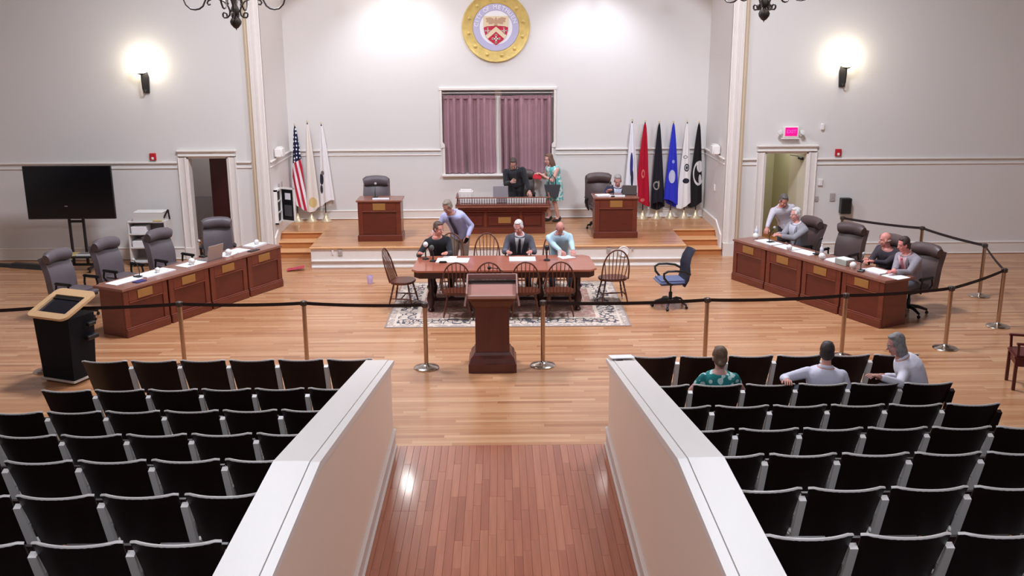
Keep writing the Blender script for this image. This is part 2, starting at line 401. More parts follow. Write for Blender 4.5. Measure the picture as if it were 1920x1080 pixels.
# stage platform with cladding, boards, steps
st = bpy.data.objects.new('stage_platform', None); COL.objects.link(st); st['kind'] = 'structure'
YS = 21.07                               # steps climb to here
mb = MB(); mb.bbox((SX0 + .02, PY + .03, -.02), (SX1 - .02, YB, PZ - .03)); mb.bbox((XL, YS + .07, -.02), (XR, YB, PZ - .03))
part('core', mb, WALL, st)
mb = MB()
mb.cbox(((SX0 + SX1) / 2, PY + .015, .02), (SX1 - SX0 - .02, .05, .045), .01); mb.cbox(((SX0 + SX1) / 2, PY + .012, .155), (SX1 - SX0 - .02, .06, .04), .012)
mb.bbox((SX0 + .01, PY + .024, 0), (SX1 - .01, PY + .04, PZ - .03))
part('fascia', mb, TRIM, st)
part('nosing', MB().cbox(((SX0 + SX1) / 2, PY + .02, PZ - .02), (SX1 - SX0 + .03, .07, .035), .01), NOSING, st)
mb = MB()
mb = boards(XL, XR, PY + .05, YB - .002, PZ, .078, skip=lambda a, b, ya, yb: [(a, b)] if ya > YS + .02 else [(max(a, SX0), min(b, SX1))])
tinted('stage_board', mb, STAGEW, st)
h = PZ / 3
for s, (xa, xb) in (('left', (XL, SX0)), ('right', (SX1, XR))):
    for k in range(3):
        ya = YP + .03 + k * .32 - .02; z = h * (k + 1)
        yb = YP + .03 + (k + 1) * .32 if k < 2 else YS + .1
        part('riser', MB().bbox((xa + .002, ya + .02, h * k), (xb - .002, ya + .04, z - .03)), RISER, st)
        part('tread', MB().cbox(((xa + xb) / 2, (ya + yb) / 2 + .0, z - .016 + (.0005 if k == 2 else 0)), (xb - xa - .004, yb - ya + .02, .03), .008), NOSING, st)
# mouldings: chair rails, baseboards, proscenium trims
def rail(name, pts, z, ny, parent=None):
    mb = MB()
    for (x0, x1, y) in pts:
        mb.cbox(((x0 + x1) / 2, y - .022, z), (x1 - x0, .045, .04), .01); mb.cbox(((x0 + x1) / 2, y - .012, z - .11), (x1 - x0, .025, .03), .008)
    return struct(name, mb, TRIM)
rail('trim_1', [(XL, WX0 - .04, YB), (WX1 + .04, XR, YB)], 2.03, 0)
rail('trim_2', [(-14, -6.68, YP), (-5.47, -5.16, YP)], 2.045, 0)
rail('trim_3', [(4.99, 5.33, YP), (6.55, 14, YP)], 2.035, 0)
for nm, x, s in (('trim_4', XL, 1), ('trim_5', XR, -1)):
    mb = MB(); mb.cbox((x + .022 * s, (YP + .12 + YB) / 2, 2.03), (.045, YB - YP - .12, .04), .01); mb.cbox((x + .012 * s, (YP + .12 + YB) / 2, 1.92), (.025, YB - YP - .12, .03), .008); struct(nm, mb, TRIM)
def base(name, segs):
    mb = MB()
    for (x0, x1, y, z, hh) in segs:
        mb.cbox(((x0 + x1) / 2, y - .012, z + hh / 2), (x1 - x0, .025, hh), .004); mb.cbox(((x0 + x1) / 2, y - .02, z + hh - .02), (x1 - x0, .04, .035), .01); mb.cbox(((x0 + x1) / 2, y - .022, z + .02), (x1 - x0, .045, .03), .01)
    return struct(name, mb, TRIM)
base('baseboard_back', [(XL, XR, YB, PZ, .22)])
base('baseboard_left', [(-14, -6.68, YP, 0, .27), (-5.47, -5.16, YP, 0, .27)])
base('baseboard_right', [(4.99, 5.35, YP, 0, .27), (6.55, 14, YP, 0, .27)])
for nm, x, s in (('baseboard_recess_left', XL, 1), ('baseboard_recess_right', XR, -1)):
    mb = MB(); mb.cbox((x + .012 * s, (YS + YB) / 2, PZ + .11), (.025, YB - YS, .22), .004); mb.cbox((x + .02 * s, (YS + YB) / 2, PZ + .2), (.04, YB - YS, .035), .01)
    n = 6
    # sloping skirting beside the steps
    mb.add([(x + a * s, y, z) for a in (0, .03) for y, z in ((YS + .02, PZ), (YS + .02, PZ + .22), (YP + .1, .42), (YP + .1, .02))], [(0, 1, 2, 3), (4, 5, 6, 7), (0, 4, 5, 1), (1, 5, 6, 2), (2, 6, 7, 3), (3, 7, 4, 0)])
    struct(nm, mb, TRIM)
# proscenium pilasters: a plain board, two fillets and a tan outer bead
for nm, x0, s in (('trim_6', XL, -1), ('trim_7', XR, 1)):
    a = lambda q: x0 + s * q
    mb = MB()
    for q0, q1, d in ((-.0, .02, .03), (.02, .10, .06), (.10, .13, .09), (.13, .20, .05), (.20, .235, .08)): mb.bbox((min(a(q0), a(q1)), YP - d, 0), (max(a(q0), a(q1)), YP + .02, CEIL))
    mb.bbox((min(a(-.0), a(.25)), YP - .11, 0), (max(a(-.0), a(.25)), YP + .02, .28))
    o = struct(nm, mb, TRIM)
    part('outer_bead', MB().bbox((min(a(.235), a(.335)), YP - .045, .0), (max(a(.235), a(.335)), YP + .02, CEIL)).tube([(a(.285), YP - .05, 0), (a(.285), YP - .05, CEIL)], .03, 10), TAN, o)
# doors: casing with entablature; rooms behind
def casing(name, d, label=None):
    x0, x1, z = d; o = bpy.data.objects.new(name, None); COL.objects.link(o); o['kind'] = 'structure'
    mb = MB()
    for xa, xb in ((x0 - .17, x0), (x1, x1 + .17)):
        mb.bbox((xa, YP - .03, 0), (xb, YP + .02, z + .02)); mb.cbox(((xa + xb) / 2, YP - .03, .13), (xb - xa + .02, .05, .26), .008)
    for xa in (x0 - .165, x0 - .03, x1 + .03, x1 + .165): mb.cbox((xa, YP - .035, z / 2), (.025, .035, z), .006)
    mb.bbox((x0 - .17, YP - .03, z), (x1 + .17, YP + .02, z + .11)); mb.cbox(((x0 + x1) / 2, YP - .04, z + .13), (x1 - x0 + .38, .08, .045), .012); mb.cbox(((x0 + x1) / 2, YP - .035, z + .03), (x1 - x0 + .34, .05, .03), .008)
    for xa, xb in ((x0 - .0, x0 + .03), (x1 - .03, x1)): mb.bbox((xa, YP, 0), (xb, YP + .22, z))
    mb.bbox((x0, YP, z - .03), (x1, YP + .22, z))
    part('door_frame', mb, TRIM, o); return o
d1 = casing('door_1', DL)
REDDOOR = mat('dark_red_door', (74, 26, 26), .4, var=.1, vscale=2)
mb = MB(); mb.bbox((0, -.045, .01), (.8, 0, 2.1))
for z0, z1 in ((.2, .95), (1.1, 1.95)): mb.cbox((.4, -.05, (z0 + z1) / 2), (.56, .02, z1 - z0), .008)
lf = part('leaf', mb, REDDOOR, d1, label='dark red door leaf standing open'); lf.location = (DL[1] - .03, YP + .24, 0); lf.rotation_euler = (0, 0, math.radians(137))
hd = part('handle', MB().sphere((.72, -.09, 1.0), .03).tube([(.72, -.04, 1.0), (.72, -.09, 1.0)], .01), BRASS, lf, 40)
ROOML = mat('corridor_paint', (170, 156, 146), .8); ROOMG = mat('green_room_paint', (186, 183, 152), .8); DADO = mat('corridor_dado', (140, 132, 128), .7)
mb = MB(); mb.bbox((-8.2, 22.6, 0), (-4.95, 22.7, 3)); mb.bbox((-8.2, YP + .2, 0), (-8.1, 22.7, 3)); mb.bbox((-5.0, YP + .2, 0), (-4.95, 22.6, 3)); mb.bbox((-8.2, YP + .2, 2.9), (-4.95, 22.7, 3.0))
cr = struct('wall_corridor_left', mb, ROOML)
part('dado', MB().bbox((-8.1, 22.585, 0), (-5.0, 22.6, 1.0)), DADO, cr); 
part('corridor_floor', MB().bbox((-8.2, YP + .2, -.1), (-4.95, 22.7, -.002)), RISER, cr)
part('inner_frame', MB().bbox((-6.05, 22.5, 0), (-5.97, 22.6, 2.4)), TRIM, cr)
d2 = casing('door_2', DR)
mb = MB(); mb.bbox((4.9, 22.9, 0), (8.2, 23.0, 3)); mb.bbox((4.9, YP + .2, 0), (4.95, 23.0, 3)); mb.bbox((8.1, YP + .2, 0), (8.2, 23.0, 3)); mb.bbox((4.9, YP + .2, 2.9), (8.2, 23.0, 3.0)); mb.bbox((6.35, 21.4, 0), (6.5, 22.9, 3))
cr = struct('wall_corridor_right', mb, ROOMG)
part('corridor_floor', MB().bbox((4.9, YP + .2, -.1), (8.2, 23.0, -.002)), RISER, cr)
mb = MB(); mb.bbox((0, -.045, .01), (.84, 0, 2.12))
lf2 = part('leaf', mb, mat('cream_door', (216, 206, 190), .5), d2); lf2.location = (DR[1] - .03, YP + .05, 0); lf2.rotation_euler = (0, 0, math.radians(96))
part('closer', MB().cbox((.2, .03, 2.02), (.22, .05, .06), .01).bar((.3, .04, 2.05), (.55, .12, 2.05), .02, .012), BLACKP, lf2)
area('corridor_lamp', (6.0, 21.6, 2.85), (.6, .6), 15, (1, .98, .9)); area('corridor_lamp', (-6.6, 21.6, 2.85), (.4, .4), 11)
# low walls either side of the aisle: level near the balcony, then sloping down to the front
def low_wall(name, xi, xo, s):
    ys = [(-3.9, 1.80), (6.13, 1.80), (AY, 1.0)]
    mb = MB(); xa, xb = xi, xi + .18 * s
    vs = [(x, y, z) for x in (xa, xb) for y, z in ((ys[0][0], 0), (AY, 0), (AY, ys[2][1] - .03), (ys[1][0], ys[1][1] - .03), (ys[0][0], ys[0][1] - .03))]
    mb.add(vs, [(0, 1, 2, 3, 4), (5, 6, 7, 8, 9)] + [(i, (i + 1) % 5, 5 + (i + 1) % 5, 5 + i) for i in range(5)])
    o = struct(name, mb, mat('aisle_wall_paint', (238, 212, 192), .7, bump=.03, bscale=120))
    def strip(x0, x1, zt, th, y_end=AY, ov=0):
        m = MB(); pts = [(ys[0][0], ys[0][1]), (ys[1][0], ys[1][1]), (AY + ov, ys[2][1])]
        vs = [(x, y, z + zt - d) for x in (x0, x1) for y, z in pts for d in (0, th)]
        m.add(vs, [(0, 2, 8, 6), (2, 4, 10, 8), (1, 7, 9, 3), (3, 9, 11, 5), (0, 1, 3, 2), (2, 3, 5, 4), (6, 8, 9, 7), (8, 10, 11, 9), (4, 5, 11, 10), (0, 6, 7, 1)]); return m
    part('cap', strip(xi + .035 * s, xo, .03, .05, ov=.05), TRIM, o)
    part('cap_bead', strip(xi - .035 * s, xi + .03 * s, .022, .05, ov=.06), TRIM, o)
    part('cap_moulding', strip(xi - .018 * s, xi, -.03, .035, ov=.03), TRIM, o)
    m = MB(); m.cbox((xi - .012 * s, (-3.9 + AY) / 2, .11), (.025, AY + 3.9, .22), .004); m.cbox((xi - .02 * s, (-3.9 + AY) / 2, .205), (.04, AY + 3.9, .035), .01); m.cbox((xi - .022 * s, (-3.9 + AY) / 2, .015), (.045, AY + 3.9, .03), .008)
    part('skirting', m, mat('skirting_paint', (214, 198, 188), .5), o); return o
low_wall('wall_aisle_left', AX0, -1.545, -1); low_wall('wall_aisle_right', AX1, 1.485, 1)
# ------------------------------------------------------------------ council desks (two angled rows of four units and a top on each)
def dais_unit(name, label, loc, rz, wd, group, dep=.5, hh=.74):
    """front faces +y in local space, x along the row"""
    t = thing(name, label, 'desk', loc, rz, group); w2 = wd / 2
    mb = MB(); mb.bbox((-w2, -.02, .0), (w2, 0, hh)); 
    mb.bbox((-w2, -dep, 0), (-w2 + .025, -.02, hh)); mb.bbox((w2 - .025, -dep, 0), (w2, -.02, hh)); mb.bbox((-w2 + .025, -dep, hh - .1), (w2 - .025, -dep + .02, hh))
    part('carcass', mb, CHERRY, t)
    mb = MB()
    mb.cbox((-w2 + .05, .012, .42), (.1, .025, .63), .006); mb.cbox((w2 - .05, .012, .42), (.1, .025, .63), .006)
    mb.cbox((0, .012, .65), (wd - .2, .025, .18), .005); mb.cbox((0, .016, .545), (wd - .2, .035, .025), .008)
    part('face_frame', mb, CHERRY, t)
    part('recessed_panel', MB().bbox((-w2 + .1, 0, .14), (w2 - .1, .006, .54)), CHERRYD, t)
    part('plinth', MB().cbox((0, .022, .065), (wd, .05, .13), .01).cbox((0, .02, .14), (wd, .04, .025), .01), CHERRY, t)
    part('nameplate', MB().cbox((.02, .03, .65), (.30, .012, .13), .003), BRASS, t, label='blank brass nameplate')
    return t
def dais(side, N, F, rowlabel, group, ulabels):
    N = Vector(N + (0,)); F = Vector(F + (0,)); u = (F - N).normalized(); L = (F - N).length
    fr = Vector((u.y, -u.x, 0)) if side == 'l' else Vector((-u.y, u.x, 0))       # towards the table
    rz = face_rz(fr.x, fr.y); gap = .035; wd = (L - 3 * gap) / 4
    for k in range(4):
        c = N + u * (k * (wd + gap) + wd / 2); dais_unit('dais_desk', ulabels[k], c, rz, wd, group)
    c = (N + F) / 2
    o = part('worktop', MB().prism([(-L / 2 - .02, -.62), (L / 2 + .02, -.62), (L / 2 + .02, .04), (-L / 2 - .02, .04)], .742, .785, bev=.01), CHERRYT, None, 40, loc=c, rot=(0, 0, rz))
    tag(o, rowlabel, 'worktop')
    for k in range(1, 4):
        p = N + u * (k * (wd + gap) - gap / 2) - c; q = Rz(-rz) @ p
        part('gap_shade', MB().bbox((q.x - gap / 2 + .002, -.3, 0), (q.x + gap / 2 - .002, -.01, .735)), BLACKP, o, label='dark block for the shade between desk units')  # black block set into each gap to give its shade
    return u, fr, rz
LN, LF = (-5.898, 14.847), (-4.156, 18.096)
RN, RF = (6.053, 15.026), (4.434, 18.362)
lu, lfr, lrz = dais('l', LN, LF, 'long reddish worktop with papers along the angled desk row below the television', 'panelled desk units below the television',
    ['cherry panelled desk unit nearest the dark blue lectern, brass plate', 'second cherry desk unit from the dark blue lectern, below the grey chairs', 'third cherry desk unit from the dark blue lectern, under the laptop', 'last cherry desk unit of the row, beside the stage steps near the white flags'])
ru, rfr, rrz = dais('r', RN, RF, 'long reddish worktop with papers in front of the grey haired man and the bald man', 'panelled desk units by the lit exit sign',
    ['cherry desk unit nearest the audience, in front of the man in grey blazer', 'cherry desk unit in front of the bald man in dark sweater', 'cherry desk unit in front of the empty chair by the exit door', 'cherry desk unit farthest back, in front of the grey haired man in grey suit'])

# ------------------------------------------------------------------ high-backed swivel chairs
def exec_chair(m):
    t = thing('executive_chair', '', 'chair')
    # faces +y ; floor at z 0
    def back(u, v):
        x = (u - .5) * .54 * (1 - .10 * abs(v - .4)); q = 2 * u - 1
        return (x, -.26 - .16 * v - .02 * math.cos(v * 6) + .05 * q * q, .44 + v * .64)
    part('backrest', MB().grid(back, 10, 12, -.10), m, t, 50)
    ht = MB(); pts = [((i / 8 - .5) * .54, -.355 + .05 * (i / 4 - 1) ** 2 - .02, 1.045 + .03 * (1 - (i / 4 - 1) ** 2)) for i in range(9)]
    ht.tube(pts, [.062] + [.085] * 7 + [.062], 12, flat=1.25); part('headroll', ht, m, t, 60)
    part('seat', MB().rbox((0, .02, .47), (.52, .52, .13), .05, 3), m, t, 40)
    for s in (-1, 1):
        a = part('armrest', MB().rbox((s * .31, .02, .67), (.07, .34, .045), .018, 2).tube([(s * .31, .12, .66), (s * .315, .14, .55), (s * .27, .08, .42)], .018, 6).tube([(s * .31, -.12, .66), (s * .315, -.14, .55), (s * .27, -.08, .42)], .018, 6), BLACKP, t, 50)
    part('column', MB().lathe([(.03, .12), (.03, .26), (.022, .27), (.022, .40), (.1, .40), (.12, .42)], 12), BLACKM, t, 40)
    for k in range(5):
        a = 2 * PI * k / 5 + .3; d = Vector((math.cos(a), math.sin(a), 0))
        lg = part('leg', MB().tube([d * .02 + Vector((0, 0, .14)), d * .16 + Vector((0, 0, .13)), d * .31 + Vector((0, 0, .08))], [.035, .028, .02], 8), BLACKP, t, 50)
        part('caster', MB().lathe([(.028, -.012), (.03, 0), (.028, .012)], 10, M=T(d.x * .31, d.y * .31, .031) @ Rz(a + .5) @ Rx(PI / 2)).tube([d * .31 + Vector((0, 0, .03)), d * .31 + Vector((0, 0, .075))], .008, 6), BLACKM, lg, 40)
    return freeze(t)
EX = exec_chair(LEATHER); EXB = exec_chair(LEATHERB)
ec_first = {}
def put_chair(proto, x, y, z, dirv, label, group):
    rz = face_rz(*dirv)
    if proto.name not in ec_first:
        ec_first[proto.name] = 1; proto.location = (x, y, z); proto.rotation_euler = (0, 0, rz); proto['label'] = label; proto['group'] = group; return proto
    return dup(proto, (x, y, z), rz, label, group)
gl = 'grey chairs behind the desks below the television'
put_chair(EX, -7.06, 15.95, 0, (.93, -.36), 'grey high-backed chair nearest the dark blue lectern, before the television stand', gl)
put_chair(EX, -6.62, 16.85, 0, (.9, -.42), 'grey high-backed chair in front of the television stand tray, second along the desks', gl)
put_chair(EX, -5.98, 17.62, 0, (.85, -.5), 'grey high-backed chair in front of the white shelf cart', gl)
put_chair(EX, -5.45, 18.60, 0, (.25, -.95), 'grey high-backed chair in front of the dark red open door', gl)
gr = 'brown grey chairs behind the desks by the exit sign'
CH_R = [((5.62, 18.42), (-.9, -.35), 'brown high-backed chair behind the grey haired man in grey suit'), ((6.20, 17.66), (-.75, -.6), 'empty brown grey high-backed chair between the grey haired man and the bald man'),
        ((6.52, 16.62), (-.9, -.44), 'brown high-backed chair behind the bald man'), ((6.80, 15.86), (-.85, -.5), 'brown high-backed chair behind the man in grey blazer, nearest the rope posts')]
for (x, y), d, lb in CH_R: put_chair(EXB, x, y, 0, d, lb, gr)
gs = 'tall chairs on the stage'
put_chair(EX, -2.72, 21.05, PZ, (.02, -1), 'empty grey high-backed chair behind the small stage desk by the flags', gs)
put_chair(EXB, .42, 21.98, PZ, (-.1, -1), 'grey high-backed chair behind the long bench, beside the man in black', gs)
put_chair(EXB, 2.16, 21.30, PZ, (.05, -1), 'dark high-backed chair behind the man in navy jacket on the stage', gs)

# ------------------------------------------------------------------ stage desks and bench
def stage_desk(label, x, yf):
    t = thing('stage_desk', label, 'desk', (x, yf, PZ), PI, 'small panelled desks on the stage'); wd = .88
    mb = MB(); mb.bbox((-wd / 2, -.5, 0), (wd / 2, 0, .82)); part('carcass', mb, CHERRY, t)
    mb = MB()
    for s in (-1, 1): mb.cbox((s * (wd / 2 - .05), .012, .41), (.1, .025, .82), .006)
    mb.cbox((0, .012, .72), (wd - .2, .025, .2), .005); mb.cbox((0, .018, .62), (wd - .16, .04, .025), .008)
    part('face_frame', mb, CHERRY, t); part('recessed_panel', MB().bbox((-wd / 2 + .1, 0, .15), (wd / 2 - .1, .006, .61)), CHERRYD, t)
    part('plinth', MB().cbox((0, -.23, .065), (wd + .04, .56, .13), .01), CHERRY, t)
    part('desk_top', MB().cbox((0, -.24, .84), (wd + .06, .6, .04), .01), CHERRYT, t)
    part('nameplate', MB().cbox((0, .03, .72), (.26, .012, .14), .003), BRASS, t, label='blank brass nameplate')
    return t
stage_desk('small panelled stage desk in front of the empty grey chair', -2.515, 20.07)
stage_desk('small panelled stage desk in front of the man in navy jacket', 2.375, 20.23)
BY = 20.80
t = thing('bench_desk', 'wide cherry bench with spindle gallery at the centre of the stage', 'desk', (.03, BY, PZ), PI)
part('carcass', MB().bbox((-.88, -.62, 0), (.88, 0, .60)), CHERRY, t)
for x, wd in ((-.62, .44), (0, .72), (.62, .44)):
    pn = part('raised_panel', MB().bbox((x - wd / 2, 0, .13), (x + wd / 2, .012, .40)).cbox((x, .02, .265), (wd - .08, .025, .19), .01), CHERRYD, t)
mb = MB()
for x in (-.86, -.38, .38, .86): mb.cbox((x, .015, .3), (.07, .04, .6), .008)
mb.cbox((0, .012, .43), (1.7, .03, .05), .006); mb.cbox((0, .03, .065), (1.8, .06, .13), .01); part('face_frame', mb, CHERRY, t)
part('plaque', MB().cbox((-.03, .04, .29), (.27, .012, .13), .003), BRASS, t)
part('cornice', MB().cbox((0, .03, .50), (1.86, .1, .06), .015).cbox((0, .06, .555), (1.92, .16, .05), .015), CHERRY, t)
part('counter', MB().cbox((0, -.24, .60), (2.02, .84, .04), .01), CHERRYT, t)
part('ledge', MB().cbox((0, .10, .635), (2.02, .16, .03), .01), CHERRY, t)
GAL = mat('gallery_wood', (84, 46, 36), .35)
for k in range(38):
    x = -.97 + k * 1.94 / 37
    part('spindle', MB().lathe([(.005, 0), (.008, .03), (.0045, .05), (.009, .08), (.0045, .115), (.005, .13)], 6), GAL, t, 50, loc=(x, .12, .65))
part('gallery_rail', MB().cbox((0, .12, .79), (2.0, .035, .022), .008).cbox((-.985, -.2, .79), (.03, .62, .03), .006).cbox((.985, -.2, .79), (.03, .62, .03), .006), CHERRYT, t)
part('gallery_post', MB().cbox((-.985, -.5, .70), (.035, .035, .17), .005), GAL, t)
part('gallery_post', MB().cbox((.985, -.5, .70), (.035, .035, .17), .005), GAL, t)
# white cups kept upright behind the spindles
CUP = MB().lathe([(.019, 0), (.025, .135), (.022, .135), (.016, .004)], 10).mesh('small_cup', WHITEP, 40)
for k0, k1, who in ((6, 16, 'lavender shirt'), (20, 36, 'teal dress')):
    for i in range(k0, k1):
        q = ORD[i - k0] if i - k0 < 12 else ['thirteenth', 'fourteenth', 'fifteenth', 'sixteenth'][i - k0 - 12]
        o = link('small_cup', CUP, None, (.03 - .97 + (i + .5) * 1.94 / 37, BY + .03, PZ + .621)); tag(o, 'small white cup behind bench spindles, %s in the row nearer the %s' % (q, who), 'cup', 'white cups behind the bench spindles nearer the ' + who)

# ------------------------------------------------------------------ long table, windsor chairs, rug
TX, TY = .035, 16.6
t = thing('meeting_table', 'long polished reddish table with clipped corners on a patterned rug', 'table', (TX, TY, .012))
hw, hd = 1.56, .58
poly = [(-hw + .1, -hd), (hw - .1, -hd), (hw, -hd + .14), (hw - .04, hd - .1), (hw - .14, hd), (-hw + .14, hd), (-hw + .04, hd - .1), (-hw, -hd + .14)]
part('tabletop', MB().prism(poly, .715, .75, bev=.01), TABLEW, t, 40)
poly2 = [(x * .975, y * .94) for x, y in poly]
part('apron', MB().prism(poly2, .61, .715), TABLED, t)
LEGP = [(.05, 0), (.06, .03), (.035, .06), (.05, .12), (.072, .22), (.05, .32), (.035, .36), (.06, .42), (.062, .44), (.045, .46), (.045, .61)]
for x, y in ((-1.25, -.38), (1.25, -.38), (-1.25, .38), (1.25, .38), (-.45, 0), (.62, -.1)):
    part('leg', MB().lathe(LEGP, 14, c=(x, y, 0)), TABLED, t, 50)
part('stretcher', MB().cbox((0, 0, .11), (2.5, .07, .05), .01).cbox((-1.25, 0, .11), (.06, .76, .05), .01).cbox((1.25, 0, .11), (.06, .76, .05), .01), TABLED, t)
k = NT('rug_pattern', .95, .1)
co = k.coord('Object'); X, Y, Z = k.xyz(co)[:3]
RW, RD = 2.0, 1.48
ex = k.math('SUBTRACT', RW, k.math('ABSOLUTE', X)); ey = k.math('SUBTRACT', RD, k.math('ABSOLUTE', Y)); e = k.math('MINIMUM', ex, ey)
CREAM = lin((214, 196, 180)); INK = lin((92, 88, 94)); ROSE = lin((176, 132, 120)); DUST = lin((176, 160, 152))
v = k.n('ShaderNodeTexVoronoi', feature='F1'); k.set(v.inputs['Vector'], k.mapping(co, (1, 1, 0))); v.inputs['Scale'].default_value = 4.2; v.inputs['Randomness'].default_value = .45
v2 = k.n('ShaderNodeTexVoronoi', feature='DISTANCE_TO_EDGE'); k.set(v2.inputs['Vector'], k.mapping(co, (1, 1, 0))); v2.inputs['Scale'].default_value = 8.; v2.inputs['Randomness'].default_value = .8
rings = k.math('LESS_THAN', k.math('ABSOLUTE', k.math('SUBTRACT', v.outputs['Distance'], .36)), .05)
vines = k.math('LESS_THAN', v2.outputs['Distance'], .06)
bordc = k.mix(k.math('MAXIMUM', rings, vines), CREAM, INK)
bordc = k.mix(k.math('LESS_THAN', v.outputs['Distance'], .13), bordc, ROSE)
field = k.mix(k.math('MULTIPLY', vines, .5), ROSE, CREAM)
outer = k.mix(k.math('GREATER_THAN', k.noise(co, 14, 2), .54), DUST, CREAM)
def band(lo, hi): return k.math('MULTIPLY', k.math('GREATER_THAN', e, lo), k.math('LESS_THAN', e, hi))
c = k.mix(k.math('GREATER_THAN', e, .53), outer, field)
c = k.mix(band(.17, .47), c, bordc); c = k.mix(band(.13, .17), c, CREAM); c = k.mix(band(.47, .53), c, CREAM); c = k.mix(band(0, .03), c, lin((160, 140, 130)))
RUG = k.out(c)
o = part('rug', MB().cbox((0, 0, .005), (RW * 2, RD * 2, .01), .003), RUG, None, loc=(.09, 16.75, .0006)); tag(o, 'cream and rose patterned rug with scroll border under the long table', 'rug')

def windsor():
    t = thing('windsor_chair', '', 'chair')    # sitter faces +y, back at -y
    poly = []
    for i in range(20):
        a = 2 * PI * i / 20; poly.append((.255 * math.copysign(abs(math.cos(a)) ** .8, math.cos(a)), .215 * math.copysign(abs(math.sin(a)) ** .8, math.sin(a))))
    part('seat', MB().prism(poly, .415, .455, bev=.012), WIND, t, 50)
    bow = []
    for i in range(21):
        a = PI * i / 20; x = -.235 * math.cos(a); z = max(0, math.sin(a)) ** .74
        x *= (1 + .08 * (z > .2) * math.sin(a * 1)); bow.append((x, -.17 - .16 * z, .45 + .55 * z))
    part('back_bow', MB().tube(bow, .0135, 8), WIND, t, 60)
    for i in range(7):
        q = (i - 3) / 3.; x0 = q * .16; x1 = q * .205; zt = .45 + .545 * max(0, 1 - (abs(x1) / .252) ** 2.1) ** .5
        v = (zt - .45) / .55
        part('spindle', MB().tube([(x0, -.175, .45), ((x0 + x1) / 2, -.175 - .08 * v, (.45 + zt) / 2), (x1, -.17 - .16 * v, zt)], [.007, .0085, .006], 6), WIND, t, 50)
    LP = [(.011, .02), (.014, .1), (.019, .2), (.012, .225), (.02, .25), (.012, .27), (.018, .34), (.013, .43)]
    for sx in (-1, 1):
        for sy in (-1, 1):
            a = Vector((sx * .15, sy * .12, .43)); b = Vector((sx * .235, sy * .21, 0)); d = (a - b)
            pts = [b + d * (z / .43) for r, z in LP]
            lg = part('leg', MB().tube(pts, [r for r, z in LP], 8), WIND, t, 50)
            part('foot_tip', MB().sphere(b + Vector((0, 0, .02)), .021, 8, 6), WHITEP, lg, 50, label='white foot pad')
        part('stretcher', MB().tube([(sx * .20, -.17, .16), (sx * .20, 0, .16), (sx * .20, .17, .16)], [.008, .014, .008], 6), WIND, t, 50)
    part('stretcher', MB().tube([(-.2, 0, .16), (0, 0, .16), (.2, 0, .16)], [.008, .014, .008], 6), WIND, t, 50)
    return freeze(t)
WC = windsor(); gw = 'spindle-backed chairs around the long table'
spots = [((-.745, 15.86), (0, 1), 'spindle-back chair on the audience side of the table, opposite the man in black sweater'),
         ((-.215, 15.86), (0, 1), 'spindle-back chair behind the reddish lectern, second along the audience side'),
         ((.38, 15.86), (0, 1), 'spindle-back chair on the audience side, opposite the man in grey suit'),
         ((.95, 15.86), (0, 1), 'spindle-back chair on the audience side, opposite the man in light blue shirt'),
         ((-1.72, 16.62), (.97, -.15), 'spindle-back chair at the table end by the man in black sweater, side-on'),
         ((-.28, 17.62), (0, -1), 'empty spindle-back chair between the man in black sweater and the man in grey suit'),
         ((1.93, 16.72), (-.12, 1), 'spindle-back chair apart from the table, beside the blue swivel chair'),
         ((-.92, 17.66), (.1, -1), 'spindle-back chair under the man in black sweater'), ((.30, 17.70), (0, -1), 'spindle-back chair under the man in grey suit'), ((1.00, 17.70), (0, -1), 'spindle-back chair under the man in light blue shirt')]
for i, ((x, y), d, lb) in enumerate(spots):
    z = .0125 if abs(x - .09) < 1.95 and abs(y - 16.75) < 1.45 else .001
    if i == 0: WC.location = (x, y, z); WC.rotation_euler = (0, 0, face_rz(*d)); WC['label'] = lb; WC['group'] = gw
    else: dup(WC, (x, y, z), face_rz(*d), lb, gw)

# blue swivel chair with loop arms
BLUEF = mat('blue_fabric', (92, 98, 134), .9, bump=.2, bscale=200, sheen=.2); BLUEB = mat('dark_blue_back', (44, 44, 58), .85, bump=.2, bscale=200)
t = thing('swivel_chair', 'blue fabric swivel chair with black loop arms, standing side-on in open floor', 'chair', (2.90, 16.42, 0), face_rz(-1, -.12))
part('seat', MB().rbox((0, .02, .47), (.48, .48, .08), .035, 3), BLUEF, t, 40)
def bk(u, v):
    x = (u - .5) * (.44 - .16 * v ** 2); q = 2 * u - 1; prof = [(-.19, .42), (-.25, .52), (-.27, .64), (-.26, .76), (-.29, .9), (-.36, 1.03)]
    i = min(int(v * 5), 4); f = v * 5 - i; y = prof[i][0] * (1 - f) + prof[i + 1][0] * f; z = prof[i][1] * (1 - f) + prof[i + 1][1] * f
    return (x, y + .05 * q * q, z)
part('backrest', MB().grid(bk, 8, 15, -.05), BLUEB, t, 60)
for s in (-1, 1):
    part('armrest', MB().tube([(s * .25, -.26, .62), (s * .28, -.15, .68), (s * .29, .0, .70), (s * .29, .14, .70), (s * .285, .21, .66), (s * .27, .2, .58), (s * .25, .12, .48), (s * .2, .04, .44)], .02, 8), BLACKP, t, 60)
part('column', MB().lathe([(.03, .1), (.032, .26), (.02, .27), (.014, .28), (.014, .38), (.06, .39), (.1, .43)], 12), BLACKM, t, 40)
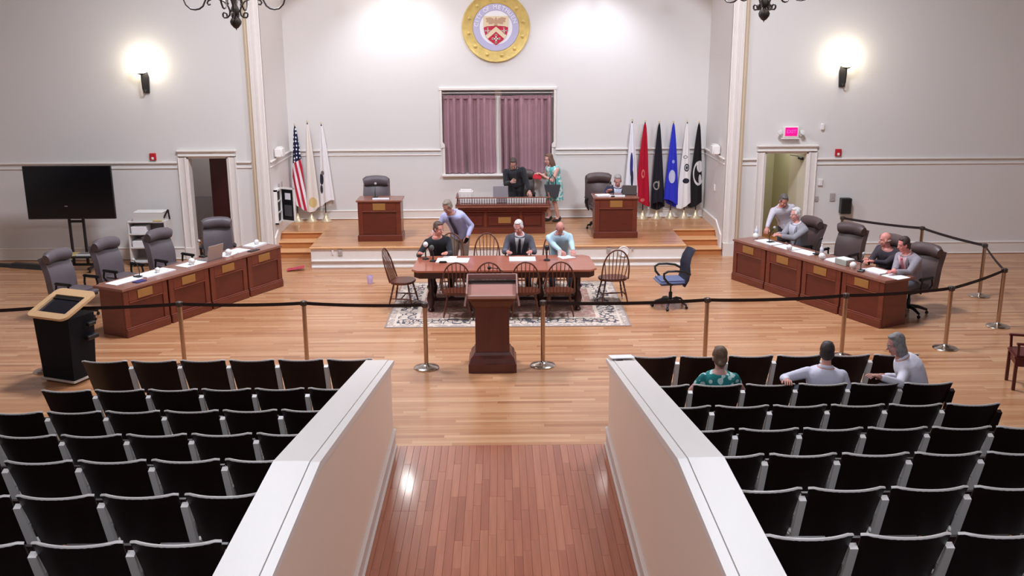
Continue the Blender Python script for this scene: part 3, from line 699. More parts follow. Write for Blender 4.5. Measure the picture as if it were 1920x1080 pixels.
for k2 in range(5):
    a = 2 * PI * k2 / 5 + .2; d = Vector((math.cos(a), math.sin(a), 0))
    lg = part('leg', MB().tube([d * .02 + Vector((0, 0, .12)), d * .14 + Vector((0, 0, .14)), d * .25 + Vector((0, 0, .11)), d * .31 + Vector((0, 0, .06))], [.03, .024, .02, .016], 8), BLACKP, t, 50)
    part('caster', MB().lathe([(.024, -.02), (.028, 0), (.024, .02)], 10, M=T(d.x * .31, d.y * .31, .029) @ Rz(a + .5) @ Rx(PI / 2)), BLACKM, lg, 40)

# ------------------------------------------------------------------ lecterns
t = thing('lectern', 'reddish brown pedestal lectern with slanted desk at the gap in the rope line', 'lectern', (-.143, 13.05, 0))   # front of picture = -y
def ring(z, hx, y0, y1): return [(-hx, y0, z), (hx, y0, z), (hx, y1, z), (-hx, y1, z)]
def frust(mb, rings):
    vs = [p for r in rings for p in r]; n = len(rings)
    fs = [(3, 2, 1, 0), tuple((n - 1) * 4 + i for i in range(4))]
    for k in range(n - 1): fs += [(k * 4 + i, k * 4 + (i + 1) % 4, k * 4 + 4 + (i + 1) % 4, k * 4 + 4 + i) for i in range(4)]
    return mb.add(vs, fs)
part('base', frust(MB(), [ring(0, .335, 0, .56), ring(.12, .335, 0, .56), ring(.14, .32, .015, .545), ring(.2, .305, .03, .53), ring(.24, .27, .06, .5), ring(.28, .25, .075, .485)]), LECT, t)
part('pedestal', frust(MB(), [ring(.28, .236, .085, .475), ring(.93, .236, .085, .475)]), LECT, t)
part('capital', frust(MB(), [ring(.92, .24, .08, .48), ring(.95, .26, .06, .5), ring(1.03, .30, .03, .53), ring(1.06, .32, .0, .56), ring(1.085, .33, -.01, .57)]), LECT, t)
A = T(0, 0, 1.10) @ Rx(math.radians(17))
part('desk_surface', MB().bbox((-.33, .0, -.02), (.33, .34, .0), A), LECTT, t)
part('reading_ledge', MB().cbox((0, -.015, .012), (.66, .03, .05), .006, A), mat('ledge_wood', (186, 150, 140), .3), t)
part('side_rail', MB().cbox((-.345, .22, .04), (.022, .52, .09), .005, A).cbox((.345, .22, .04), (.022, .52, .09), .005, A), mat('rail_wood', (170, 130, 122), .35), t)
part('back_panel', MB().bbox((-.335, .34, -.035), (.335, .50, -.02), A), mat('lectern_hollow_shade', (46, 22, 18), .5), t)  # dark colour stands for the shade inside the hollow back
part('back_rail', MB().cbox((0, .485, .04), (.70, .022, .09), .005, A), mat('rail_wood', (170, 130, 122), .35), t)
part('side_bracket', MB().bar((-.35, .0, 1.11), (-.37, -.06, .99), .022, .035).bar((.35, .0, 1.11), (.37, -.06, .99), .022, .035), mat('rail_wood', (170, 130, 122), .35), t)
part('microphone', MB().tube([(.16, .5, 1.27), (.15, .56, 1.33), (.08, .6, 1.36), (-.02, .6, 1.37)], .006, 6).sphere((-.04, .6, 1.37), .028, 10, 8), BLACKM, t, 50, label='thin gooseneck microphone with foam tip')

NAVY = mat('navy_laminate', (7, 10, 20), .6, spec=.2); MAPLE = mat('maple_frame', (214, 172, 128), .35, var=.06, vscale=1, stretch=(2, 14, 14))
rz = math.radians(-22)
t = thing('media_lectern', 'dark blue lectern with pale wooden screen surround beside the front seats', 'lectern', (-6.06, 12.80, 0), rz)
frame = lambda z, hx, y0, y1: [(-hx, y0, z), (hx, y0, z), (hx, y1, z), (-hx, y1, z)]
part('body', frust(MB(), [ring(.06, .27, -.0, .40), ring(.93, .31, -.02, .44)]), NAVY, t)
part('foot', MB().cbox((0, .20, .045), (.60, .46, .03), .008), mat('pale_edging', (196, 178, 164), .4), t); part('plinth', MB().bbox((-.25, .03, 0), (.25, .38, .03)), BLACKP, t)
A = T(0, -.06, .95) @ Rx(math.radians(20))
def rrect(hx, y0, y1, r, n=5):
    ps = []
    for cx, cy, a0 in ((hx - r, y0 + r, -PI / 2), (hx - r, y1 - r, 0), (-hx + r, y1 - r, PI / 2), (-hx + r, y0 + r, PI)):
        for i in range(n + 1): a = a0 + PI / 2 * i / n; ps.append((cx + r * math.cos(a), cy + r * math.sin(a)))
    return ps
def annulus(outer, inner, z0, z1):
    n = len(outer); vs = [(x, y, z0) for x, y in outer] + [(x, y, z0) for x, y in inner] + [(x, y, z1) for x, y in outer] + [(x, y, z1) for x, y in inner]; fs = []
    for i in range(n):
        j = (i + 1) % n; fs += [(2 * n + i, 2 * n + j, 3 * n + j, 3 * n + i), (i, n + i, n + j, j), (i, j, 2 * n + j, 2 * n + i), (n + i, 3 * n + i, 3 * n + j, n + j)]
    return vs, fs
vs, fs = annulus(rrect(.345, -.05, .62, .10), rrect(.255, .07, .47, .015), 0, .035)
part('wooden_surround', MB().add(vs, fs, 0, A), MAPLE, t, 40)
part('screen', MB().bbox((-.27, .05, -.03), (.27, .49, .008), A), mat('lectern_screen', (26, 28, 36), .2), t)
part('screen_bezel', MB().bbox((-.27, .40, .006), (.27, .475, .02), A), BLACKP, t)
part('latch', MB().cbox((-.36, .46, .01), (.05, .03, .03), .008, A), GREYM, t)
part('side_box', MB().cbox((.36, .3, .62), (.09, .2, .06), .01).cbox((.36, .32, .80), (.06, .14, .05), .01), BLACKP, t)
# ------------------------------------------------------------------ auditorium seats in rows on stepped floors
ROWY = [11.04, 10.06, 9.10, 8.13, 7.15, 6.18, 5.20, 4.22]
ROWH = [.90, .90, 1.03, 1.19, 1.385, 1.565, 1.745, 1.90]      # height of the seat backs' top edge
SP = .575; SWD = .528
def auditorium_seat():
    t = thing('auditorium_seat', '', 'seat')      # origin at floor under the back's top edge centre; sitter faces +y ; back top at z .90
    def bk(u, v):
        q = 2 * u - 1; x = q * SWD / 2 * (.93 + .07 * v); y = .22 - .215 * v - .055 * (1 - q * q); z = .42 + .475 * v - .012 * (1 - abs(q) ** 3) * v
        if v == 1: z -= .012 * max(0, abs(q) - .9) / .1
        return (x, y + .02, z)
    part('backrest', MB().grid(bk, 12, 6, .022), SEATW, t, 50)
    pts = [bk(i / 16, 1) for i in range(17)]
    part('top_edge', MB().tube([(p[0], p[1] + .011, p[2] + .001) for p in pts], .0115, 6), SEATE, t, 60, label='rounded top edge, gloss highlight in its pale colour')  # gloss highlight along the plywood edge put into the pale colour
    part('seat', MB().rbox((0, .33, .52), (.46, .07, .38), .02, 2), SEATW, t, 40)
    st = part('standard', MB().bar((SP / 2, .215, .40), (SP / 2, .075, .79), .05, .05, up=(0, 1, .3)).cbox((SP / 2, .28, .2), (.035, .12, .42), .008).cbox((SP / 2, .28, .012), (.06, .3, .024), .006).sphere((SP / 2 - .018, .215, .47), .024, 8, 6), SEATM, t, 40, label='pale grey metal standard')
    part('armrest', MB().rbox((SP / 2, .30, .62), (.05, .36, .035), .014, 2), ARMW, t, 40)
    return freeze(t)
AS = auditorium_seat(); first_seat = [True]
LEFT_RIGHT_EDGE = -1.60; RIGHT_LEFT_EDGE = 1.545
def seat_row(side, k, x_first, n, rowname):
    for i in range(n):
        x = x_first + (i + .5) * SP if side == 'r' else x_first - (i + .5) * SP
        dz = ROWH[k] - .90
        lb = 'dark theatre seat, %s from the low wall, %s on the %s side' % (ORD[i], rowname, 'television' if side == 'l' else 'exit sign')
        if first_seat[0]:
            first_seat[0] = False; AS.location = (x, ROWY[k], dz); AS['label'] = lb; AS['group'] = 'theatre seats, television side'
        else: r = dup(AS, (x, ROWY[k], dz), 0, lb, 'theatre seats, television side' if side == 'l' else 'theatre seats, exit sign side')
        if side == 'r' and i == n - 1 and k < 3:        # row end standards recoloured dark: wood and shadow in one colour
            for c in r.children:
                if c.name.startswith('standard'):
                    c.data = c.data.copy(); c.data.materials[0] = SEATW; c['label'] = 'dark wooden row end standard'
RN_ = ['front row', 'second row', 'third row', 'fourth row', 'fifth row', 'sixth row', 'seventh row', 'rearmost row']
LX = [-1.52, -1.555, -1.63, -1.63, -1.63, -1.63, -1.63, -1.63]; LNUM = [6, 6, 7, 6, 6, 5, 4, 4]
RX = [1.50, 1.47, 1.50, 1.50, 1.50, 1.50, 1.50, 1.50]; RNUM = [6, 6, 6, 7, 6, 5, 5, 4]
for k in range(8):
    seat_row('l', k, LX[k], LNUM[k], RN_[k]); seat_row('r', k, RX[k], RNUM[k], RN_[k])
TIER = mat('tier_floor', (54, 40, 36), .7)
for s in (-1, 1):
    for k in range(2, 8):
        z = ROWH[k] - .90; y1 = ROWY[k] + .56; y0 = (ROWY[k + 1] + .56) if k < 7 else -3.9
        if z < .02: continue
        mb = MB(); xa = (-13.9, -1.5) if s < 0 else (1.44, 13.9)
        mb.bbox((xa[0], y0, -.01), (xa[1], y1, z)); struct('floor_tier', mb, TIER)

# ------------------------------------------------------------------ rope posts with belts
def post(x, y, label, h=.965, belt=None, rz=0., nobase=False):
    t = thing('rope_post', label, 'post', (x, y, 0), rz, 'steel posts of the rope line')
    part('base', MB().lathe([(.178, 0), (.18, .012), (.172, .02), (.12, .034), (.06, .05), (.036, .065), (.033, .075)], 28), CHROME, t, 50)
    part('pole', MB().lathe([(.031, .07), (.031, h - .07)], 16), CHROMEP, t, 50)
    part('head', MB().lathe([(.034, h - .075), (.037, h - .07), (.037, h - .005), (.03, h)], 16).cbox((0, .038, h - .037), (.05, .014, .06), .003).cbox((0, -.038, h - .037), (.05, .014, .06), .003).cbox((.038, 0, h - .037), (.014, .05, .06), .003).cbox((-.038, 0, h - .037), (.014, .05, .06), .003), mat('post_head', (96, 84, 80), .4, metal=.6), t, 40)
    if belt:
        bx, by = belt[0] - x, belt[1] - y; L = math.hypot(bx, by); sag = .012 * L; n = 12
        pts = [(bx * i / n, by * i / n, h - .037 - sag * 4 * (i / n) * (1 - i / n)) for i in range(n + 1)]
        d = Vector((bx, by, 0)).normalized()
        pts[0] = tuple(d * .04 + Vector((0, 0, h - .037))); pts[-1] = tuple(Vector((bx, by, h - .037)) - d * .04)
        mb = MB(); nn = Vector((-d.y, d.x, 0))
        vs = []; 
        for p in pts:
            p = Vector(p)
            for a, b in ((-1, -1), (1, -1), (1, 1), (-1, 1)): vs.append(p + nn * a * .0015 + Vector((0, 0, b * .024)))
        fs = [(0, 1, 2, 3)] + [(i * 4 + j, i * 4 + (j + 1) % 4, i * 4 + 4 + (j + 1) % 4, i * 4 + 4 + j) for i in range(n) for j in range(4)] + [tuple(n * 4 + j for j in range(4))]
        part('belt', mb.add(vs, fs), BELT, t, 30, label='dark retractable belt')
    return t
PA = (-6.45, 13.30); PB = (-4.55, 13.45); PC = (-2.80, 13.44); PD = (-1.085, 13.30); PE = (.57, 13.36); PF = (2.90, 13.44); PG = (4.93, 13.62); PH = (6.61, 13.98); PI_ = (7.94, 15.08); PJ = (8.52, 16.94); PK = (8.08, 18.55); PL = (6.92, 19.68)
post(*PA, 'steel rope post mostly hidden behind the dark blue lectern', belt=(-8.6, 13.1)); post(*PB, 'steel rope post in front of the desk row below the television', belt=PA)
post(*PC, 'steel rope post above the front seats, between desk row and rug', belt=PB); post(*PD, 'steel rope post left of the reddish lectern at the opening', belt=PC)
post(*PE, 'steel rope post right of the reddish lectern at the opening', belt=PF); post(*PF, 'steel rope post below the blue swivel chair, behind the woman in teal', belt=PG)
post(*PG, 'steel rope post before the dark desk units, above the man in white shirt', belt=PH); post(*PH, 'steel rope post with full base, beyond the man with long grey hair', belt=PI_)
post(*PI_, 'steel rope post farthest to the right at the corner of the rope line', belt=PJ); post(*PJ, 'steel rope post standing farther back near the side wall, second from the corner', belt=PK)
post(*PK, 'steel rope post behind the chair of the man in grey blazer', belt=PL); post(*PL, 'steel rope post end near the exit door, under the black wall speaker')
t = thing('cable_cover', 'long black cable cover lying on the floor before the television wall', 'cable cover', (-11.05, 20.15, 0), -.285)
part('strip', MB().prism([(-.09, 0), (.09, 0), (.05, .06), (-.05, .06)], 0, 1.05, M=Matrix(((0, 0, 1, 0), (1, 0, 0, 0), (0, 1, 0, 0), (0, 0, 0, 1)))), BLACKP, t)
part('strip', MB().prism([(-.11, 0), (.11, 0), (.06, .09), (-.06, .09)], 1.06, 1.85, M=Matrix(((0, 0, 1, 0), (1, 0, 0, 0), (0, 1, 0, 0), (0, 0, 0, 1)))), BLACKP, t)
# ------------------------------------------------------------------ television on its stand, shelf cart
t = thing('television_stand', 'black wheeled television stand with shelf in front of the pale wall', 'stand', (-8.58, 19.62, 0))
for x in (-.11, .17): part('upright', MB().cbox((x, .02, .72), (.05, .05, 1.30), .008), BLACKM, t)
part('crossbar', MB().cbox((.03, .02, .98), (.24, .04, .05), .006), BLACKM, t); part('bracket', MB().cbox((.03, -.03, 1.35), (.5, .03, .3), .006), BLACKM, t)
part('shelf', MB().cbox((.12, -.12, .30), (.62, .36, .03), .006), BLACKM, t)
for s in (-1, 1):
    lg = part('leg', MB().cbox((.03 + s * .32, -.06, .09), (.06, .72, .05), .01).cbox((.03 + s * .17, .02, .09), (.34, .06, .05), .01), BLACKM, t)
    for yy in (-.36, .24): part('caster', MB().lathe([(.03, -.014), (.034, 0), (.03, .014)], 10, M=T(.03 + s * .32, yy, .034) @ Ry(PI / 2)).tube([(.03 + s * .32, yy, .03), (.03 + s * .32, yy, .09)], .01, 6), BLACKP, lg, 40)
tv = thing('television', 'large black flat television hanging dark on its wheeled stand', 'television', (-8.58, 19.51, 1.58))
part('bezel', MB().cbox((.01, .02, 0), (1.74, .06, 1.06), .01), BLACKP, tv); part('screen', MB().bbox((-.845, -.013, -.505), (.865, -.009, .515)), SCREEN, tv); part('sensor', MB().cbox((-.08, -.014, -.27), (.06, .008, .02), .003), GREYM, tv)
kb = thing('keyboard_tray', 'pale grey keyboard box on the television stand shelf', 'keyboard', (-8.36, 19.48, .316)); part('case', MB().cbox((0, 0, .02), (.34, .22, .04), .006), OFFW, kb)
for r in range(4): part('key_row', MB().cbox((0, -.07 + r * .045, .044), (.29, .032, .008), .002), GREYM, kb)
bx = part('cardboard_tray', MB().bbox((-.15, -.1, 0), (.15, .1, .004)).bbox((-.15, -.1, 0), (-.146, .1, .04)).bbox((.146, -.1, 0), (.15, .1, .04)).bbox((-.15, .096, 0), (.15, .1, .04)), mat('tan_card', (200, 176, 120), .8), loc=(-8.62, 19.50, .316)); tag(bx, 'small tan card tray beside the keyboard on the television stand', 'tray')
t = thing('shelf_cart', 'white open shelf cart standing at the wall beside the doorway', 'cart', (-7.2, 19.95, 0))
for x in (-.37, .37): part('side_panel', MB().cbox((x, 0, .50), (.03, .42, .90), .006), OFFW, t)
for z in (.10, .40, .68, .93): part('shelf', MB().cbox((0, 0, z), (.74, .42, .03), .006), OFFW, t)
part('back_panel', MB().bbox((-.36, .19, .1), (.36, .2, .93)), mat('cart_back', (150, 142, 140), .6), t)
for x in (-.33, .33):
    for y in (-.16, .16): part('caster', MB().lathe([(.03, -.012), (.034, 0), (.03, .012)], 10, M=T(x, y, .034) @ Ry(PI / 2)), BLACKP, t, 40)
for i, (x, z, w_, h_) in enumerate(((-.17, .696, .3, .14), (-.17, .416, .3, .12), (.17, .416, .28, .10))):
    o = part('paper_ream', MB().cbox((0, 0, h_ / 2), (w_, .28, h_), .004), PAPER, loc=(-7.2 + x, 19.9, z)); tag(o, ['stack of white paper on the middle shelf of the white cart', 'stack of white paper on the low shelf of the white cart', 'smaller paper stack on the low shelf of the white cart, nearer the doorway'][i], 'paper', 'paper stacks in the shelf cart')
t = thing('printer', 'pale office printer with slanted lid on top of the white cart', 'printer', (-7.17, 19.95, .946))
part('body', MB().prism([(-.17, 0), (.17, 0), (.17, .10), (.1, .14), (-.17, .16)], -.3, .3, M=Rz(PI / 2) @ Rx(PI / 2)), OFFW, t); part('lid', MB().cbox((0, .02, .17), (.6, .3, .02), .006), WHITEP, t)
part('side_lever', MB().bar((.30, -.1, .05), (.36, .02, .2), .02, .03).bar((.36, .02, .2), (.37, .05, .0), .02, .03), BLACKP, t)
o = part('folder', MB().cbox((0, 0, .012), (.26, .2, .024), .003), mat('yellow_card', (206, 186, 120), .8), loc=(-6.96, 19.84, .946)); 
o.location = (-6.965, 19.765, .946); o.scale = (.7, .3, 1); tag(o, 'yellow folder on the cart top edge in front of the printer', 'folder')

# ------------------------------------------------------------------ flags
def flag(x, y, label, cloth_mat, group, top=2.70, wid=.26, z0=.30, seed=1, lean=0., emblem=None, pole_shift=0):
    t = thing('flag', label, 'flag', (x, y, PZ), 0, group); r = random.Random(seed)
    part('stand', MB().lathe([(.13, 0), (.132, .012), (.11, .03), (.07, .07), (.045, .12), (.026, .16), (.022, .2)], 20), mat('white_brass', (226, 206, 170), .3, metal=.5), t, 50)
    hp = top - PZ
    part('pole', MB().tube([(0, 0, .16), (lean, 0, hp)], .013, 8), mat('dark_pole', (44, 30, 28), .4), t, 40)
    part('finial', MB().lathe([(.012, 0), (.02, .012), (.012, .02), (.020, .035), (.012, .06), (.003, .09)], 8, c=(lean, 0, hp)), mat('brass_finial', (224, 208, 178), .4, metal=.4), t, 50)
    ph = [r.uniform(0, 6.28) for _ in range(4)]; H0 = hp - .03
    def fn(u, v):       # v 0 top -> 1 bottom ; folded cloth hanging round the pole
        spread = .018 + wid * (v ** .75) * .5
        a = 2 * PI * u
        rx = spread * (1 + .16 * math.sin(5 * a + ph[0] + v * 2)); ry = (.016 + .055 * v ** .7) * (1 + .3 * math.sin(5 * a + ph[1]))
        zb = H0 - v * (H0 - z0) + v ** 6 * .10 * math.sin(a + ph[2])
        cx = lean * (1 - v) + .02 * math.sin(ph[3]) * v + pole_shift * v
        return (cx + rx * math.cos(a), ry * math.sin(a), zb)
    me = MB().grid(fn, 40, 26); o = part('cloth', me, cloth_mat, t, 70)
    uv = o.data.uv_layers.new(name='UVMap')
    n = 41
    for lp in o.data.loops:
        i = lp.vertex_index; uv.data[lp.index].uv = ((i % n) / 40, 1 - (i // n) / 26)
    return t
def cloth(name, base, marks=(), rough=.75):
    """flag cloth: base colour with elliptical marks given in (x offset, z, half width, half height, colour, ring)"""
    k = NT(name, rough, .2, .15); X, Y, Z = k.xyz(k.coord('Object'))[:3]; c = lin(base)
    for (cx, cz, a, b, col, ringw) in marks:
        dx = k.math('DIVIDE', k.math('SUBTRACT', X, cx), a); dz = k.math('DIVIDE', k.math('SUBTRACT', Z, cz), b)
        d = k.math('ADD', k.math('MULTIPLY', dx, dx), k.math('MULTIPLY', dz, dz)); f = k.math('LESS_THAN', d, 1.)
        f = k.math('MULTIPLY', f, k.math('LESS_THAN', Y, .012))
        if ringw: f = k.math('MULTIPLY', f, k.math('GREATER_THAN', d, ringw))
        c = k.mix(f, c, lin(col))
    if not marks:
        c = k.mix(k.math('LESS_THAN', k.noise(k.coord('Object'), 3), .4), c, tuple(min(1, v * 1.06) for v in lin(base)[:3]) + (1,))
    return k.out(c)
# stars and stripes: navy field with white stars above, slanted red and white stripes below
k = NT('stars_and_stripes', .75, .2, .15); X, Y, Z = k.xyz(k.coord('Object'))[:3]
v = k.n('ShaderNodeTexVoronoi', feature='F1'); k.set(v.inputs['Vector'], k.mapping(k.coord('Object'), (17, 0, 11))); v.inputs['Scale'].default_value = 1; v.inputs['Randomness'].default_value = .25
stars = k.mix(k.math('LESS_THAN', v.outputs['Distance'], .27), lin((30, 32, 62)), lin((238, 236, 240)))
diag = k.math('ADD', k.math('MULTIPLY', X, 9.5), k.math('MULTIPLY', Z, 1.5)); stripe = k.math('LESS_THAN', k.math('FRACT', diag), .5)
sc = k.mix(stripe, lin((236, 226, 228)), lin((184, 38, 60)))
USF = k.out(k.mix(k.math('GREATER_THAN', k.math('ADD', Z, k.math('MULTIPLY', X, -.5)), 1.36), sc, stars))
gf = 'flags at the television side of the stage'
flag(-4.66, 22.30, 'flag with navy star field and red and white stripes in the stage corner', USF, gf, 2.62, .27, .36, 1, .05, pole_shift=.04)
flag(-4.35, 22.32, 'pale cream flag hanging between the striped flag and another white flag', cloth('cream_flag', (230, 218, 208), ((.06, .45, .09, .12, (214, 186, 128), 0),)), gf, 2.68, .24, .33, 2, .02, pole_shift=.03)
flag(-4.02, 22.32, 'white flag with dark pole showing and small dark emblem, nearest the empty chair', cloth('white_flag', (234, 228, 228), ((-.05, .98, .045, .13, (48, 44, 56), 0), (-.02, 1.12, .04, .05, (120, 112, 112), 0), (-.06, .75, .03, .10, (60, 56, 62), 0))), gf, 2.64, .26, .40, 3, 0, pole_shift=.07)
gf2 = 'row of service flags at the exit side of the stage'
flag(2.95, 22.36, 'white flag with blue emblem behind the man in navy jacket', cloth('white_blue_flag', (236, 232, 238), ((.0, 1.25, .035, .28, (60, 60, 130), 0), (.02, .95, .03, .2, (50, 50, 70), 0))), gf2, 2.66, .26, .40, 4)
flag(3.24, 22.36, 'crimson red flag with faint gold emblem, next to the white one', cloth('red_flag', (176, 20, 46), ((-.02, 1.05, .04, .1, (214, 120, 110), .3), (-.02, .45, .05, .04, (206, 110, 110), 0))), gf2, 2.64, .27, .38, 5)
flag(3.56, 22.36, 'very dark navy flag with small pale emblem between red and blue flags', cloth('navy_flag', (34, 32, 42), ((-.03, .78, .07, .10, (150, 146, 140), .45), (.02, .8, .02, .09, (170, 160, 140), 0))), gf2, 2.62, .25, .30, 6)
flag(3.88, 22.36, 'bright blue flag with pale winged emblem', cloth('blue_flag', (50, 56, 190), ((.0, .98, .075, .15, (196, 196, 220), 0), (.02, 1.32, .03, .04, (150, 156, 220), 0))), gf2, 2.62, .27, .36, 7)
flag(4.19, 22.36, 'white flag with dark round emblem beside the black flag', cloth('white_dark_flag', (236, 230, 228), ((.02, 1.18, .06, .09, (70, 68, 76), .35), (.02, 1.18, .025, .04, (60, 58, 66), 0), (.01, .88, .08, .06, (48, 46, 58), 0), (-.02, 1.42, .05, .04, (120, 116, 124), .4))), gf2, 2.64, .26, .34, 8)
flag(4.46, 22.38, 'black flag with large white disc, nearest the corner', cloth('black_flag', (30, 26, 28), ((.03, 1.05, .13, .28, (206, 200, 200), .62), (.05, 1.2, .07, .13, (214, 208, 206), 0), (.06, .92, .035, .1, (200, 194, 192), 0))), gf2, 2.62, .26, .36, 9)
# shallow white-framed cabinet on the recess wall, its door standing open
t = thing('wall_cabinet', 'white-framed black cabinet on the recess wall with its door open, beside the striped flag', 'cabinet', (XL, 21.16, .68))
BLK = mat('cabinet_black', (18, 17, 20), .5)
part('back_panel', MB().bbox((.004, -.42, .02), (.03, 0, .70)), BLK, t)
mb = MB(); mb.bbox((.0, -.45, .70), (.07, 0, .735)); mb.bbox((.0, -.45, 0), (.07, 0, .03)); mb.bbox((.0, -.45, 0), (.07, -.415, .735)); mb.bbox((.0, -.03, 0), (.07, 0, .735)); part('frame', mb, WHITEP, t)
for z in (.22, .46): part('shelf', MB().bbox((.01, -.41, z), (.06, -.03, z + .02)), WHITEP, t)
M = T(.05, .0, 0) @ Rz(math.radians(-30))
d = part('door', MB().bbox((0.0, -.01, .02), (.37, .01, .72), M), BLK, t)
mb = MB(); mb.bbox((0, -.018, .70), (.38, .018, .735), M); mb.bbox((0, -.018, 0), (.38, .018, .03), M); mb.bbox((0, -.018, 0), (.03, .018, .735), M); mb.bbox((.35, -.018, 0), (.38, .018, .735), M); part('door_frame', mb, WHITEP, d)
part('notice', MB().bbox((.13, -.018, .48), (.28, -.01, .62), M), PAPER, d); part('notice', MB().bbox((.10, -.018, .12), (.30, -.01, .36), M), mat('grey_print', (84, 80, 84), .6), d)

# ------------------------------------------------------------------ wall fixtures
def sconce(x, z, label, s):
    t = thing('wall_sconce', label, 'lamp', (x, YP, z), 0, 'globe wall lamps')
    part('wall_plate', MB().prism([(-.06, -.26), (.06, -.26), (.075, 0.05), (.05, .16), (-.05, .16), (-.075, .05)], -.05, 0, M=Rx(PI / 2) @ Matrix.Scale(-1, 4, (0, 0, 1)) if False else T(0, -.05, -.26) @ Rx(PI / 2), bev=.008), DARKMETAL, t, 40)
    part('arm', MB().tube([(0, -.04, -.46), (0, -.12, -.5), (0, -.21, -.42), (0, -.23, -.25), (0, -.23, -.14)], .018, 8).lathe([(.03, -.15), (.075, -.13), (.08, -.115), (.03, -.115)], 14, c=(0, -.23, .0)), DARKMETAL, t, 50)
    g = part('globe', MB().sphere((0, -.23, .04), .165, 20, 14), GLOBE, t, 60); return t
sconce(-7.17, 3.98, 'lit globe wall lamp on dark bracket above the television side doorway', -1); sconce(6.95, 4.02, 'lit globe wall lamp on dark bracket above the red exit sign side', 1)
t = thing('exit_sign', 'white exit sign box with glowing magenta red panel over the doorway', 'sign', (5.955, YP, 2.60))
part('housing', MB().cbox((0, -.06, .0), (.33, .11, .23), .012).cbox((0, -.05, -.13), (.37, .12, .03), .006), WHITEP, t)
part('lit_panel', MB().bbox((-.125, -.122, -.075), (.125, -.116, .095)), mat('magenta_panel', (235, 10, 120), .5, emit=(240, 0, 110), estr=.9), t)
def text(s, size, ext):
    cu = bpy.data.curves.new('txt', 'FONT'); cu.body = s; cu.size = size; cu.extrude = ext; cu.align_x = 'CENTER'; cu.align_y = 'CENTER'
    o = bpy.data.objects.new('txt', cu); COL.objects.link(o); dg = bpy.context.evaluated_depsgraph_get(); me = bpy.data.meshes.new_from_object(o.evaluated_get(dg)); bpy.data.objects.remove(o); return me
me = text('EXIT', .10, .002); me.materials.append(mat('exit_letters', (255, 90, 170), .5, emit=(255, 70, 160), estr=1.)); o = link('lettering', me, t, (0, -.124, .01)); o.rotation_euler = (PI / 2, 0, 0)
for s in (-1, 1): part('lamp_head', MB().tube([(s * .17, -.06, -.06), (s * .22, -.07, -.04)], .012, 6).lathe([(.02, 0), (.045, .03), (.05, .06), (.02, .065)], 12, M=T(s * .23, -.08, -.02) @ Rx(math.radians(70))), OFFW, t, 50)
def alarm(x, z, label):
    t = thing('fire_alarm', label, 'alarm', (x, YP, z), 0, 'red fire alarm strobes'); part('body', MB().cbox((0, -.025, 0), (.13, .05, .15), .01), REDP, t); part('strobe', MB().cbox((.0, -.055, -.03), (.05, .02, .05), .008), WHITEP, t)
alarm(-7.17, 2.17, 'small red fire alarm strobe above the rail by the television'); alarm(6.985, 2.165, 'small red fire alarm strobe above the rail beyond the exit sign')
def fixture(nm, x, y, z, d, m, label, cat, rot=0):
    o = part(nm, MB().cbox((0, 0, 0), d, .006).cbox((0, -d[1] / 2, 0), (d[0] * .35, .012, d[2] * .3), .003), m, loc=(x, y, z)); o.rotation_euler = (0, 0, rot); tag(o, label, cat); return o
GREYP = mat('grey_plate', (176, 164, 160), .5)
fixture('smoke_sensor', 6.62, YP - .03, 2.70, (.06, .06, .12), WHITEP, 'tiny white motion sensor up on the wall past the exit sign', 'sensor')
fixture('thermostat', 6.66, YP - .02, 1.55, (.09, .04, .14), WHITEP, 'small white thermostat beside the exit doorway frame', 'thermostat')
fixture('switch_plate', 6.58, YP - .01, 1.20, (.13, .02, .11), GREYP, 'grey switch plate low beside the exit doorway', 'switch'); fixture('switch_plate', 6.94, YP - .01, 1.23, (.11, .02, .17), GREYP, 'taller grey switch plate left of the black wall speaker', 'switch')
t = thing('wall_speaker', 'black upright speaker box at the wall above the end of the rope line', 'speaker', (7.2, YP - .09, 1.06)); part('cabinet', MB().cbox((0, 0, 0), (.22, .16, .33), .015), BLACKP, t); part('grille', MB().cbox((0, -.085, 0), (.18, .012, .29), .004), BLACKM, t); part('wall_bracket', MB().cbox((0, .083, 0), (.08, .014, .1), .003), BLACKM, t)
def side_speaker(x, s, label):
    t = thing('recess_speaker', label, 'speaker', (x, 21.1, 2.17), 0, 'white speakers on the recess walls'); part('cabinet', MB().rbox((s * .1, 0, 0), (.17, .3, .22), .03, 3), WHITEP, t, 40); part('bracket', MB().bbox((0 if s > 0 else -.03, -.04, -.04), (.03 if s > 0 else 0, .04, .04)), WHITEP, t)
side_speaker(XL, 1, 'white speaker box on the recess wall beside the striped flag'); side_speaker(XR, -1, 'white speaker box on the recess wall beside the black flag')
for y, lb in ((21.2, 'grey switch plate on the recess wall above the display board, nearer the pilaster'), (21.5, 'grey switch plate on the recess wall above the display board, nearer the striped flag')):
    fixture('switch_plate', XL + .01, y, 1.42, (.09, .02, .14), GREYP, lb, 'switch', PI / 2)
fixture('switch_plate', XR - .01, 21.4, 1.30, (.09, .02, .14), WHITEP, 'white switch plate on the recess wall below the white speaker by the black flag', 'switch', -PI / 2)
fixture('outlet', -3.27, PY + .01, .33, (.09, .02, .13), GREYP, 'grey outlet on the stage front, second from the steps', 'outlet'); fixture('outlet', -3.42, PY + .01, .33, (.035, .02, .1), WHITEP, 'narrow white plate on the stage front nearest the steps', 'outlet'); fixture('outlet', 2.16, PY + .01, .33, (.08, .02, .13), GREYP, 'grey outlet on the stage front left of the round white clock', 'outlet')
